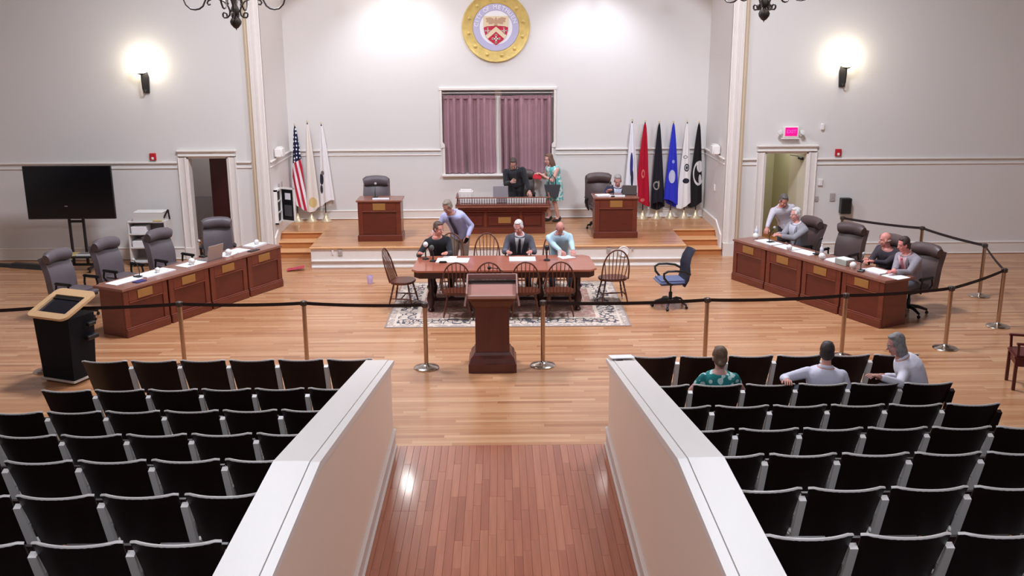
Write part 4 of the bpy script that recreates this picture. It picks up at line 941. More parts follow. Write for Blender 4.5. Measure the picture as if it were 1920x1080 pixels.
t = thing('round_clock', 'round white clock with thick rim low on the stage front behind the blue chair', 'clock', (2.46, PY + .01, .31)); part('rim', MB().lathe([(.11, 0), (.115, .02), (.10, .04), (.09, .03), (.09, 0)], 28, M=Rx(PI / 2)), WHITEP, t, 50); part('face', MB().lathe([(.092, .0), (.092, .026)], 24, M=Rx(PI / 2)), PAPER, t)
fixture('wall_jack', 2.64, PY + .01, .34, (.03, .02, .06), GREYP, 'tiny grey jack on the stage front right of the round white clock', 'outlet')
# city seal on the back wall
GOLD = mat('seal_gold', (214, 184, 108), .45, metal=.25, var=.14, vscale=7, bump=.35, bscale=16); LAV = mat('seal_lavender', (190, 184, 214), .6)
t = thing('city_seal', 'round gilded city seal with red shield high on the back wall', 'seal', (-.095, YB - .004, 4.72))
M = Rx(PI / 2)
part('gold_ring', MB().lathe([(.50, .02), (.52, .045), (.56, .055), (.68, .05), (.71, .065), (.735, .07), (.75, .045), (.75, 0), (.5, 0)], 72, M=M), GOLD, t, 30)
part('lavender_ring', MB().lathe([(.36, .03), (.37, .045), (.50, .045), (.51, .03), (.51, 0), (.36, 0)], 72, M=M), LAV, t, 30)
part('white_disc', MB().lathe([(.365, 0), (.365, .035)], 64, M=M), PAPER, t)
def shield(sc, n=10):
    pts = [(-.27, .24), (.27, .24)]; R_ = [(.27, .0), (.26, -.08), (.23, -.17), (.16, -.27), (.0, -.38), (-.16, -.27), (-.23, -.17), (-.26, -.08), (-.27, .0)]
    return [(x * sc, z * sc) for x, z in pts + R_]
part('shield_field', MB().prism(shield(1), .03, .05, M=M), mat('shield_red', (196, 30, 64), .5), t)
CRM = mat('shield_cream', (234, 212, 178), .55)
part('shield_chief', MB().prism([(-.275, .245), (.275, .245), (.272, 0), (.2, .025), (0, .04), (-.2, .025), (-.272, 0)], .03, .056, M=M), CRM, t)
part('chevron', MB().prism([(-.235, -.17), (0, .02), (.235, -.17), (.18, -.24), (0, -.09), (-.18, -.24)], .05, .058, M=M), CRM, t)
for cx, cz, q in ((-.18, -.07, .06), (.18, -.07, .06), (0, -.24, .085)):
    mb = MB(); mb.box((cx, cz, .055), (q * 2, q * .32, .012)).box((cx, cz, .055), (q * .32, q * 2.1, .012))
    for a, b in ((-1, 0), (1, 0), (0, 1), (0, -1)): mb.box((cx + a * q * .85, cz + b * q * .9, .055), (q * .5, q * .5, .012))
    part('cross', MB().add(mb.v, mb.f, 0, M), mat('cross_white', (246, 228, 216), .5), t)
TANE = mat('eagle_tan', (196, 158, 128), .6)
wing = lambda s: [(s * .02, .1), (s * .05, .19), (s * .13, .22), (s * .23, .2), (s * .2, .15), (s * .22, .12), (s * .15, .11), (s * .16, .07), (s * .08, .08)]
mb = MB(); mb.prism(wing(-1)[::-1], .056, .062, M=M); mb.prism(wing(1), .056, .062, M=M); mb.prism([(-.03, .05), (.03, .05), (.045, .14), (.02, .2), (.0, .225), (-.02, .2), (-.045, .14)], .056, .064, M=M); mb.prism([(-.08, .03), (0, .07), (.08, .03), (.05, .025), (0, .045), (-.05, .025)], .056, .062, M=M)
o = part('relief_bird', mb, TANE, t); o['kind'] = 'stuff'
vsx = []; fsx = []
for word, a0, a1 in (('CITY OF', 172, 112), ('METHUEN', 92, 18)):
    for i, ch in enumerate(word):
        if ch == ' ': continue
        a = math.radians(a0 + (a1 - a0) * i / (len(word) - 1)); me = text(ch, .125, .004)
        MM = M @ T(.432 * math.cos(a), .432 * math.sin(a), .048) @ Rz(a - PI / 2)
        o0 = len(vsx); vsx += [tuple(MM @ v.co) for v in me.vertices]; fsx += [tuple(v + o0 for v in p.vertices) for p in me.polygons]; bpy.data.meshes.remove(me)
o = part('lettering', MB().add(vsx, fsx), mat('seal_letters', (250, 246, 252), .5), t); o['kind'] = 'stuff'
for i in range(12):
    a = 2 * PI * i / 12 + .2; part('rosette', MB().lathe([(.045, 0), (.04, .012), (.018, .016), (.012, .026), (.004, .028)], 10, M=M @ T(.61 * math.cos(a), .61 * math.sin(a), .052)), GOLD, t, 50)

# ------------------------------------------------------------------ chandeliers (only their lowest part shows)
def chandelier(x, y, zb, label, rot):
    t = thing('chandelier', label, 'chandelier', (x, y, zb), rot, 'wrought iron chandeliers')
    part('finial', MB().lathe([(.004, 0), (.008, .02), (.035, .035), (.07, .08), (.078, .115), (.06, .155), (.03, .18), (.022, .2)], 18), DARKMETAL, t, 60)
    part('shaft', MB().lathe([(.025, .195), (.05, .215), (.062, .25), (.05, .3), (.028, .34), (.04, .42), (.055, .55), (.03, .75), (.03, 1.3), (.06, 1.4), (.02, 1.5)], 14), DARKMETAL, t, 50)
    part('chain', MB().tube([(0, 0, 1.5), (0, 0, CEIL - zb)], .015, 6), DARKMETAL, t)
    for kk in range(4):
        a = 2 * PI * kk / 4; d = lambda r, z: (r * math.cos(a), r * math.sin(a), z)
        sc = [d(.145 + .035 * math.cos(q) * (1 - i / 16), .20 + .035 * math.sin(q)) for i, q in enumerate([3.6, 2.8, 2.0, 1.2, .4, -.4, -1.2])] + [d(.11, .17), d(.075, .20), d(.07, .26), d(.09, .32), d(.14, .38), d(.22, .415), d(.30, .415), d(.355, .39), d(.37, .36), d(.35, .335), d(.325, .345)]
        arm = part('arm', MB().tube(sc, .0125, 6), DARKMETAL, t, 60)
        u = [d(.37, .54), d(.38, .42), d(.43, .32), d(.48, .285), d(.54, .275), d(.60, .285), d(.66, .34), d(.69, .42), d(.70, .54), d(.705, .7), d(.705, .80)]
        part('arm', MB().tube(u, .0125, 6), DARKMETAL, t, 60)
        part('hoop', MB().tube([d(.06, .52), d(.18, .47), d(.28, .48), d(.37, .54)], .01, 6), DARKMETAL, t, 60)
        cu = part('candle_cup', MB().lathe([(.03, .78), (.06, .80), (.065, .83), (.02, .83)], 12, c=d(.705, 0)), DARKMETAL, t, 50)
        part('lit_shade', MB().sphere(d(.705, .93), .11, 14, 10), BULB, cu, 60)
    return t
chandelier(-3.61, 14.0, 4.655, 'wrought iron chandelier end with scrolls and ball finial, television side', math.radians(0)); chandelier(3.62, 14.0, 4.725, 'wrought iron chandelier end with leafy bell and ball finial, exit sign side', math.radians(45))

# ------------------------------------------------------------------ small things on desks and floor
def on_dais(side, tt, dd, z=.786):      # tt metres along from the near corner, dd metres back from the front edge
    N, u, fr = (Vector(LN + (0,)), lu, lfr) if side == 'l' else (Vector(RN + (0,)), ru, rfr)
    p = N + u * tt - fr * dd; return (p.x, p.y, z)
def paper(loc, w_, d_, rz, label, h=.004, group=None, m=None, nm='paper_sheet'):
    o = part(nm, MB().box((0, 0, h / 2), (w_, d_, h)), m or PAPER, loc=loc); o.rotation_euler = (0, 0, rz); tag(o, label, 'paper', group); return o
gp = 'papers on the desks below the television'; gq = 'papers on the desks by the exit sign'
paper(on_dais('l', .42, .40), .55, .26, lrz, 'white paper spread at the near end of the television side desks', .006, gp)
paper(on_dais('l', 1.02, .36), .62, .3, lrz, 'thick white paper pile on the second television side desk', .018, gp)
paper(on_dais('l', 1.86, .33), .62, .28, lrz, 'white sheet under the white ball beside the laptop', .006, gp)
paper(on_dais('l', 2.62, .32), .36, .28, lrz + .2, 'white sheet under the white ball beyond the laptop', .006, gp)
paper(on_dais('l', 2.96, .34), .3, .3, lrz, 'pale paper pile in the middle of the last television side desk', .012, gp)
paper(on_dais('l', 3.44, .38), .40, .26, lrz + .1, 'white paper pile at the far end of the television side desks', .03, gp)
o = part('notebook', MB().cbox((0, 0, .006), (.2, .12, .012), .003), mat('blue_cover', (40, 44, 110), .5), loc=on_dais('l', .5, .15)); o.rotation_euler = (0, 0, lrz); tag(o, 'dark blue notebook at the near end of the television side desks', 'notebook')
o = part('notebook', MB().cbox((0, 0, .006), (.24, .1, .012), .003), BLACKP, loc=on_dais('l', 3.10, .10)); o.rotation_euler = (0, 0, lrz); tag(o, 'black notebook on the last television side desk', 'notebook')
BALL = MB().sphere((0, 0, .058), .058, 16, 12).mesh('ball', WHITEP, 70)
BASEM = MB().lathe([(.035, 0), (.035, .008), (.02, .012)], 14).mesh('base', WHITEP, 40)
def ball(loc, label, group, s=1.):
    t = thing('white_ball', label, 'ball', loc, 0, group); t.scale = (s, s, s); link('globe', BALL, t); link('foot', BASEM, t)
gb = 'white balls on the desks below the television'; gc_ = 'white balls on the desks by the exit sign'
ball(on_dais('l', 1.02, .30, .805), 'white ball on the paper pile of the second television side desk', gb, .75); ball(on_dais('l', 1.74, .26, .793), 'white ball beside the laptop, nearer the audience', gb); ball(on_dais('l', 2.58, .22, .793), 'white ball beyond the laptop', gb); ball(on_dais('l', 3.44, .33, .817), 'white ball on the far end paper pile', gb, .8)
ball(on_dais('r', 3.52, .34), 'white ball at the far end of the exit side desks by the bottle', gc_); ball(on_dais('r', 2.46, .22), 'white ball on papers in front of the grey suit', gc_, .9); ball(on_dais('r', 1.62, .20), 'white ball beside the water bottle before the empty chair', gc_); ball(on_dais('r', .86, .16), 'white ball in front of the bald man', gc_)
def desk_mic(loc, rz, label, tip=None):
    t = thing('desk_microphone', label, 'microphone', loc, rz, 'gooseneck microphones'); part('base', MB().cbox((0, 0, .012), (.1, .13, .024), .006), BLACKP, t); part('neck', MB().tube([(0, .03, .02), (0, .04, .12), (0, .0, .22), (0, -.06, .27)], .007, 6), BLACKM, t, 50); part('tip', MB().sphere((0, -.075, .28), .028, 10, 8), tip or mat('grey_foam', (180, 174, 172), .9), t, 60)
desk_mic(on_dais('l', .70, .40), lrz, 'gooseneck microphone in front of the second grey chair'); desk_mic(on_dais('l', 2.30, .55), lrz, 'gooseneck microphone behind the laptop')
desk_mic(on_dais('r', 3.12, .36), rrz, 'gooseneck microphone at the far exit side desk, pale tip'); desk_mic(on_dais('r', .66, .14), rrz + .5, 'gooseneck microphone between the bald man and the man in grey blazer'); desk_mic(on_dais('r', 1.95, .40), rrz, 'gooseneck microphone before the empty exit side chair', BLACKP)
desk_mic((-2.62, 20.36, PZ + .861), PI, 'gooseneck microphone on the small stage desk before the empty chair'); desk_mic((2.30, 20.30, PZ + .861), PI + .6, 'gooseneck microphone on the stage desk of the man in navy jacket', BLACKP)
t = thing('laptop', 'open grey laptop on the television side desks, lid towards the rug', 'laptop', on_dais('l', 2.2, .20), lrz)
part('keyboard_base', MB().cbox((0, -.1, .01), (.36, .25, .018), .004), GREYM, t); part('lid', MB().cbox((0, .12, .01), (.36, .012, .26), .004, M=T(0, .02, .02) @ Rx(math.radians(-12)) @ T(0, -.12, .12)), mat('laptop_lid', (176, 160, 152), .4, metal=.3), t)
for i, (tt, w_, lb) in enumerate(((3.15, .5, 'white papers before the grey haired man at the far exit side desk'), (2.64, .46, 'long white paper spread in front of the grey suit'), (2.16, .44, 'white sheets between the grey suit and the empty chair'), (1.42, .36, 'papers and pens before the empty exit side chair'), (.52, .4, 'white paper pile before the man in grey blazer'), (.12, .34, 'white sheets at the near end of the exit side desks'))):
    paper(on_dais('r', tt, .34), w_, .28, rrz + .04 * (i % 3 - 1), lb, (.012, .006, .006, .01, .02, .008)[i], gq)
def bottle(loc, label):
    t = thing('water_bottle', label, 'bottle', loc, 0, 'clear water bottles'); part('body', MB().lathe([(.03, 0), (.033, .01), (.033, .06), (.03, .075), (.033, .09), (.033, .15), (.014, .19), (.014, .2)], 14), mat('clear_plastic', (226, 226, 232), .15, spec=.6), t, 50); part('cap', MB().lathe([(.016, .2), (.016, .222)], 12), WHITEP, t); part('label_band', MB().lathe([(.0338, .085), (.0338, .135)], 14), mat('pale_label', (206, 206, 222), .6), t)
bottle(on_dais('r', 3.62, .44), 'clear water bottle at the far end of the exit side desks'); bottle(on_dais('r', 1.78, .34), 'clear water bottle before the empty exit side chair')
t = thing('book_stack', 'grey green box file with papers before the bald man', 'box', on_dais('r', 1.15, .26), rrz); part('box', MB().cbox((0, 0, .05), (.26, .2, .10), .006), mat('sage_card', (168, 168, 158), .7), t); part('top_sheet', MB().box((0, 0, .103), (.25, .19, .005)), PAPER, t); part('end_label', MB().cbox((-.132, 0, .05), (.006, .1, .06), .001), mat('pink_label', (206, 150, 140), .6), t)
# table papers and microphones
TZ = .763
paper((-.86, 16.78, TZ), .56, .34, -.06, 'white papers in front of the man in black sweater', .012, 'papers on the long table'); paper((-.93, 16.92, TZ + .013), .24, .3, -.12, 'raised white sheet held by the man in black sweater', .004, 'papers on the long table')
paper((.355, 16.83, TZ), .46, .33, 0, 'clean white papers in front of the man in grey suit', .016, 'papers on the long table'); paper((1.14, 16.98, TZ), .26, .22, .4, 'white notes under the hands of the man in light blue shirt', .008, 'papers on the long table')
def foam_mic(x, y, rz, label, tip, hh=.22):
    t = thing('table_microphone', label, 'microphone', (x, y, TZ), rz, 'microphones on the long table'); part('base', MB().lathe([(.06, 0), (.06, .012), (.02, .03), (.012, .04)], 14), BLACKM, t, 40); part('stem', MB().tube([(0, 0, .03), (0, .01, .12), (0, -.03, hh)], .012, 8), BLACKM, t, 50); part('foam_tip', MB().sphere((0, -.035, hh + .03), .045, 12, 9, (1, 1, 1.1)), tip, t, 60)
WF = mat('white_foam', (232, 230, 230), .9); GF = mat('dark_foam', (90, 92, 90), .9)
foam_mic(-1.34, 16.92, .2, 'table microphone with white foam tip at the end by the man in black sweater', WF, .24); foam_mic(-1.20, 16.74, -.5, 'table microphone with grey foam tip, leaning, by the man in black sweater', GF, .22); foam_mic(.78, 16.75, 0, 'thin black table microphone before the man in light blue shirt', BLACKP, .2)
o = part('glasses_case', MB().rbox((0, 0, .015), (.14, .06, .03), .012, 2), BLACKP, loc=(-1.02, 16.62, TZ), smooth=40); tag(o, 'small black case on the long table near the microphones', 'case')
o = part('cup', MB().lathe([(.03, 0), (.038, .1), (.035, .1), (.027, .005)], 16), WHITEP, loc=(1.02, 17.06, TZ), smooth=40); tag(o, 'small white cup beside the man in light blue shirt', 'cup')
# stage desk and bench things
paper((-2.48, 20.12, PZ + .861), .34, .06, 0, 'pale name strip on the small stage desk before the empty chair', .03, 'name strips on stage desks', nm='name_strip'); paper((2.39, 20.28, PZ + .861), .34, .05, 0, 'pale name strip on the stage desk of the man in navy jacket', .03, 'name strips on stage desks', nm='name_strip')
paper((2.12, 20.42, PZ + .861), .3, .22, .2, 'white papers on the stage desk beside the navy jacket', .02, None)
t = thing('laptop', 'dark grey laptop on the stage desk of the man in navy jacket', 'laptop', (2.68, 20.46, PZ + .861), PI - .2); part('keyboard_base', MB().cbox((0, -.1, .008), (.3, .2, .015), .004), BLACKP, t); part('lid', MB().cbox((0, .02, .11), (.3, .012, .2), .004), mat('dark_lid', (84, 76, 72), .5), t)
t = thing('laptop', 'open grey laptop on the bench beside the man in black', 'laptop', (-.02, 21.0, PZ + .621), PI); part('keyboard_base', MB().cbox((0, -.1, .008), (.32, .22, .015), .004), GREYM, t); part('lid', MB().cbox((0, .02, .19), (.32, .012, .36), .004), mat('grey_lid', (150, 142, 148), .5), t)
t = thing('paper_organizer', 'white paper tray box on the bench end near the lavender shirt', 'tray', (-.76, 20.98, PZ + .621)); part('box', MB().rbox((0, 0, .15), (.30, .24, .30), .03, 2), mat('organizer_white', (232, 224, 220), .6), t, 40)
for i in range(4): part('divider', MB().bbox((-.12 + i * .08, -.125, .06), (-.115 + i * .08, -.118, .22)), GREYP, t)
o = part('paper_cup', MB().lathe([(.045, 0), (.062, .15), (.06, .155), (.042, .004)], 18), mat('lilac_cup', (206, 180, 216), .6), loc=(-2.51, 18.2, .0015), smooth=40); tag(o, 'white and lilac paper cup standing on the oak floor before the stage', 'cup')
rag = MB().grid(lambda u, v: ((u - .5) * .34, (v - .5) * .22, .02 + .05 * u + .02 * math.sin(u * 9 + v * 4) * (1 - abs(2 * v - 1))), 14, 8, .006); o = part('red_cloth', rag, mat('red_fabric', (184, 36, 60), .85, sheen=.2), loc=(-4.15, 19.36, .002), smooth=60); o.rotation_euler = (0, 0, .15); tag(o, 'crumpled red cloth on the floor at the stage corner by the steps', 'cloth')
ob = paper((1.335, 10.545, 1.062), .26, .24, .06, 'white sheets on the end of the low wall nearest the woman in teal', .008, None)
ob.rotation_euler = (math.radians(-9.9) * 1.0, 0, .06)
o = part('pen', MB().tube([(0, 0, 0), (.08, .01, 0)], .006, 6), BLACKP, loc=(1.255, 10.40, 1.072)); tag(o, 'small dark clip by the sheets on the low wall end', 'pen')
# wooden side chair partly in view at the far right edge
t = thing('side_chair', 'reddish wooden side chair half cut by the picture edge', 'chair', (6.98, 12.35, 0), math.radians(75))
DW = mat('side_chair_wood', (86, 28, 26), .35, var=.1, vscale=5)
for x in (-.2, .2):
    part('leg', MB().bar((x, .2, 0), (x, .2, .43), .04, .04, up=(0, 1, 0)), DW, t); part('leg', MB().bar((x, -.24, 0), (x, -.2, .45), .04, .04, up=(0, 1, 0)).bar((x, -.2, .44), (x, -.28, .92), .04, .04, up=(0, 1, 0)), DW, t)
    part('armrest', MB().cbox((x * 1.08, .0, .64), (.05, .46, .03), .01).bar((x, .19, .43), (x * 1.08, .2, .63), .03, .03, up=(0, 1, 0)), DW, t)
part('seat', MB().rbox((0, 0, .45), (.46, .46, .06), .02, 2), DW, t, 40); part('backrest', MB().cbox((0, -.25, .72), (.4, .03, .36), .01), DW, t)
part('apron', MB().bbox((-.2, .18, .33), (.2, .2, .43)).bbox((-.21, -.2, .33), (-.19, .2, .43)).bbox((.19, -.2, .33), (.21, .2, .43)), DW, t)

# small lamps under the arch over the stage, above the picture; the nearer one mirrors in the polished aisle
for x, stg, lb in ((-2.25, 60., 'bright bare stage lamp under the arch on the television side'), (2.35, 9., 'dim bare stage lamp under the arch on the exit sign side')):
    t = thing('stage_lamp', lb, 'lamp', (x, 21.25, 5.60), 0)
    part('bulb', MB().sphere((0, 0, 0), .12, 14, 10), mat('stage_bulb_%d' % stg, (255, 250, 245), .5, emit=(255, 250, 246), estr=stg), t, 60)
    part('socket', MB().lathe([(.05, .1), (.06, .12), (.05, .26), (.012, .27), (.012, CEIL - 5.6)], 12), BLACKM, t, 40)
# ------------------------------------------------------------------ people: one continuous body each, clothes and hair as its children
def remesh(mb, voxel, m, name, smooth=4):
    me = mb.mesh(name + '_raw', m); o = bpy.data.objects.new(name, me); COL.objects.link(o)
    r = o.modifiers.new('r', 'REMESH'); r.mode = 'VOXEL'; r.voxel_size = voxel; r.use_smooth_shade = True
    s = o.modifiers.new('s', 'SMOOTH'); s.factor = .5; s.iterations = smooth
    dg = bpy.context.evaluated_depsgraph_get(); out = bpy.data.meshes.new_from_object(o.evaluated_get(dg)); out.name = name
    bpy.data.objects.remove(o); bpy.data.meshes.remove(me); return out
def capsule(mb, a, ra, b, rb, n=10):
    a = Vector(a); b = Vector(b); d = b - a; L = d.length
    q = d.to_track_quat('Z', 'Y').to_matrix().to_4x4() if L > 1e-6 else Matrix()
    prof = [(ra * math.sin(t), -ra * math.cos(t)) for t in (.25, .7, 1.15, 1.57)] + [(rb * math.cos(t), L + rb * math.sin(t)) for t in (0, .42, .87, 1.32)]
    return mb.lathe(prof, n, M=Matrix.Translation(a) @ q)
def ellip(mb, c, r, M=None, u=14, v=10): return mb.sphere((0, 0, 0), 1, u, v, M=(M or Matrix()) @ Matrix.Translation(c) @ Matrix.Diagonal((*r, 1)))
def loft(mb, secs, n=18):
    vs = []; fs = []
    for c, xa, ya, rx, ry in secs:
        for i in range(n):
            a = 2 * PI * i / n; ca, sa = math.cos(a), math.sin(a)
            vs.append(c + xa * rx * math.copysign(abs(ca) ** .85, ca) + ya * ry * math.copysign(abs(sa) ** .85, sa))
    for k in range(len(secs) - 1):
        for i in range(n): fs.append((k * n + i, k * n + (i + 1) % n, (k + 1) * n + (i + 1) % n, (k + 1) * n + i))
    fs += [tuple(range(n))[::-1], tuple((len(secs) - 1) * n + i for i in range(n))]
    return mb.add(vs, fs)
def ik(a, t, l1, l2, pole):
    a = Vector(a); t = Vector(t); d = t - a; L = min(d.length, (l1 + l2) * .995); d.normalize(); t = a + d * L
    ca = (l1 * l1 + L * L - l2 * l2) / (2 * l1 * L); p = Vector(pole) - d * Vector(pole).dot(d)
    if p.length < 1e-4: p = d.orthogonal()
    p.normalize(); ca = max(-1, min(1, ca)); return a + d * l1 * ca + p * l1 * math.sqrt(1 - ca * ca), t
TORSO = [(-.10, .13, .10), (-.05, .165, .115), (.0, .17, .12), (.10, .152, .112), (.20, .155, .115), (.30, .172, .122), (.38, .185, .122), (.43, .188, .112), (.47, .15, .095), (.505, .09, .075), (.54, .058, .058)]
SKINS = {}
def skin_mat(c): 
    if c not in SKINS: SKINS[c] = mat('skin_%d_%d_%d' % c, c, .55, var=.05, vscale=12)
    return SKINS[c]
FABN = [0]
def fabric(c, rough=.85, nm=None):
    n_ = 'fabric_%d_%d_%d' % tuple(c)
    return MATS.get(n_) or mat(n_, c, rough, var=.05, vscale=9, bump=.35, bscale=11, sheen=.15)
def person(label, pelvis, head, face, look, hands, pose='sit', floor=0., group=None, skin=(206, 150, 132), hair=(120, 110, 106), style='short', top=(60, 62, 70), kind='jacket', pants=(44, 42, 46),
           inner=None, tie=None, shoes=(30, 26, 26), bulk=1., sleeves=True, female=False, palm=None, topmat=None, skirt=None, elbow_out=.35, feet=None):
    """all points in world space; face / look are horizontal directions, look has a z part too"""
    fx, fy = face; rz = face_rz(fx, fy); root = thing('person', label, 'person', (pelvis[0], pelvis[1], floor), rz, group)
    inv = (T(pelvis[0], pelvis[1], floor) @ Rz(rz)).inverted(); L_ = lambda p: inv @ Vector(p)
    P = L_(pelvis); Hd = L_(head); lk = (Rz(-rz) @ Vector(look)).normalized()
    hup = Vector((0, 0, 1)); hup = (hup - lk * hup.dot(lk)).normalized(); hx = lk.cross(hup).normalized()
    N = Hd - hup * .135 - lk * .025
    sd = N - P; SL = sd.length; sup = sd.normalized(); k = SL / .54
    sx = Vector((1, 0, 0)); sx = (sx - sup * sx.dot(sup)).normalized(); sy = sup.cross(sx)     # forward
    bow = -.05 * min(1, abs(sup.y) * 2) if sup.y > 0.1 else -.015
    wf = .9 if female else 1.
    def tor(s): return P + sup * (s * k) + sy * (bow * math.sin(max(0, min(1, s / .54)) * PI))
    def secs(inf=0, s0=-9, s1=9, fat=1.): return [(tor(s), sx, sy, (rx * wf) * bulk ** .6 + inf, ry * bulk * (1 + .0 * fat) + inf) for s, rx, ry in TORSO if s0 <= s <= s1]
    body = MB(); loft(body, secs())
    shl = {}; arms = {}
    for sg, nm in ((-1, 'L'), (1, 'R')):
        S = tor(.425) + sx * sg * .185 * wf - sup * .01
        t = L_(hands[nm]); pole = Vector((sg * (elbow_out if sg < 0 or elbow_out < 1 else .35) * 1.6, -.5, -1.0))
        E, Wr = ik(S, t, .285, .255, pole); shl[nm] = S; arms[nm] = (S, E, Wr)
        capsule(body, S, .055 * wf, E, .041 * wf); capsule(body, E, .041 * wf, Wr, .026)
    legs = []
    for sg in (-1, 1):
        hip = P + Vector((sg * .092, 0, -.03))
        if pose == 'sit':
            kn = hip + Vector((sg * .07, .42, .0)); kn.z = max(kn.z, .44 + .05); an = Vector((kn.x + sg * .01, kn.y + (.06 if feet is None else feet), .09))
        else:
            an = Vector((sg * .10, .0 + (.05 * sg), .09)); kn, an = ik(hip, an, (hip.z - .09) * .53, (hip.z - .09) * .50, (0, 1, 0))
        legs.append((hip, kn, an)); capsule(body, hip, .085, kn, .058); capsule(body, kn, .056, an, .038); capsule(body, an, .038, an + Vector((0, .14, -.055)), .03)
    # head
    hM = Matrix((( hx.x, lk.x, hup.x, Hd.x), (hx.y, lk.y, hup.y, Hd.y), (hx.z, lk.z, hup.z, Hd.z), (0, 0, 0, 1)))
    capsule(body, tor(.50), .056, hM @ Vector((0, -.02, -.07)), .052)
    ellip(body, (0, -.014, .035), (.073, .093, .090), hM); ellip(body, (0, .018, -.045), (.057, .068, .074), hM); ellip(body, (0, .054, -.098), (.026, .024, .022), hM)
    capsule(body, hM @ Vector((0, .080, .012)), .009, hM @ Vector((0, .102, -.026)), .014); capsule(body, hM @ Vector((-.034, .070, .022)), .013, hM @ Vector((.034, .070, .022)), .013)
    for sg in (-1, 1): ellip(body, (sg * .074, -.006, -.012), (.011, .02, .032), hM); ellip(body, (sg * .034, .058, -.03), (.022, .022, .024), hM)
    sm = skin_mat(skin); me = remesh(body, .010, sm, 'body', 3)
    # hands: palm, four curled fingers, thumb
    hb = MB()
    for sg, nm in ((-1, 'L'), (1, 'R')):
        S, E, Wr = arms[nm]; fd = (Wr - E).normalized(); pd = (palm or {}).get(nm, (0, 0, -1)); pd = Rz(-rz) @ Vector(pd)
        if pose == 'sit' and nm in hands.get('flat', ''): fd = (fd + Vector((0, 0, -fd.z * .9))).normalized()
        zn = -(pd - fd * pd.dot(fd)); zn = zn.normalized() if zn.length > .05 else fd.orthogonal().normalized(); xn = fd.cross(zn).normalized()      # thumb side
        th = 1 if sg < 0 else -1
        hm = Matrix(((xn.x, fd.x, zn.x, Wr.x), (xn.y, fd.y, zn.y, Wr.y), (xn.z, fd.z, zn.z, Wr.z), (0, 0, 0, 1))); tp = lambda x, y, z: hm @ Vector((x * th, y, z))
        ellip(hb, (0, .048, 0), (.041, .055, .017), hm, 12, 8); capsule(hb, tp(0, -.03, 0), .026, tp(0, .03, 0), .028, 8)
        for xi, ln in ((-.030, .060), (-.010, .072), (.010, .078), (.030, .070)):
            a = tp(xi, .088, 0); b = tp(xi * 1.12, .088 + ln * .5, -.012); c = tp(xi * 1.12, .088 + ln * .85, -.038)
            capsule(hb, tp(xi * .8, .05, 0), .0095, a, .0095, 6); capsule(hb, a, .0093, b, .0085, 6); capsule(hb, b, .0085, c, .0072, 6)
        a = tp(.034, .028, -.004); b = tp(.058, .062, -.014); c = tp(.060, .092, -.026); capsule(hb, tp(.015, .015, 0), .013, a, .013, 6); capsule(hb, a, .0125, b, .0105, 6); capsule(hb, b, .0105, c, .009, 6)
    hme = hb.mesh('hands', sm, 80); bm = bmesh.new(); bm.from_mesh(me); bm.from_mesh(hme); bm.to_mesh(me); bm.free(); bpy.data.meshes.remove(hme)
    for p in me.polygons: p.use_smooth = True
    link('body', me, root)
    # clothes
    fm = topmat or fabric(top); tp_ = MB(); low = -.12 if kind == 'jacket' else -.06
    loft(tp_, secs(.016 if kind != 'jacket' else .022, low, .506))
    r_up, r_lo = (.068, .046) if kind != 'jacket' else (.074, .052)
    for nm in 'LR':
        S, E, Wr = arms[nm]; sg = -1 if nm == 'L' else 1
        if sleeves: capsule(tp_, S, r_up * wf, E, (r_lo + .006) * wf); capsule(tp_, E, (r_lo + .006) * wf, E + (Wr - E) * .86, r_lo * .84)
        elif sleeves is None: pass
        else: capsule(tp_, S, r_up * wf, S + (E - S) * .35, (r_up - .008) * wf)
    part_me = remesh(tp_, .013, fm, {'jacket': 'jacket', 'shirt': 'shirt', 'dress': 'dress', 'blouse': 'blouse', 'sweater': 'sweater'}[kind], 3); link(part_me.name.split('.')[0], part_me, root)
    inf0 = .026 if kind == 'jacket' else .019
    def front(u, v, s0, s1, w0, w1, off):
        s = s0 + (s1 - s0) * v; wv = w0 + (w1 - w0) * v; x = (u - .5) * wv
        rx = ry = 0
        for (sa, ra, ya), (sb, rb, yb) in zip(TORSO, TORSO[1:]):
            if sa <= s <= sb: f = (s - sa) / (sb - sa); rx = ra + (rb - ra) * f; ry = ya + (yb - ya) * f
        rx = rx * wf * bulk ** .6 + off; ry = ry * bulk + off; q = min(.99, abs(x) / rx)
        return tor(s) + sx * x + sy * ry * (1 - q ** 2.3) ** .45
    if inner: part('shirt_front', MB().grid(lambda u, v: front(u, v, .12, .50, .05, .17, inf0 + .005), 8, 14, .01), fabric(inner), root, 60)
    if inner or kind == 'shirt':
        cm = fabric(inner or top); ring = [tor(.515) + sx * .066 * math.cos(a) + sy * .066 * math.sin(a) - sup * (.012 * math.sin(a)) for a in [2 * PI * i / 16 for i in range(16)]]
        part('collar', MB().tube(ring, .021, 8, closed=True), cm, root, 60)
    if tie: 
        part('tie', MB().grid(lambda u, v: front(u, v, .10 if kind == 'shirt' else .17, .47, .075, .04, inf0 + .014), 4, 14, .008), fabric(tie, .6), root, 60)
        part('tie_knot', MB().sphere(front(.5, .5, .475, .495, .04, .04, inf0 + .018), .022, 8, 6), fabric(tie, .6), root, 60)
    if kind == 'jacket' and inner:
        for sg in (-1, 1): part('lapel', MB().grid(lambda u, v: front(.5 + sg * (.5 + .0 * v) * 1, v, .14, .49, .03 + .0 * u, .17, inf0 + .006) + (sx * sg * (u * .05 * math.sin(v * PI * .8 + .3))), 4, 10, .006), fm, root, 60)
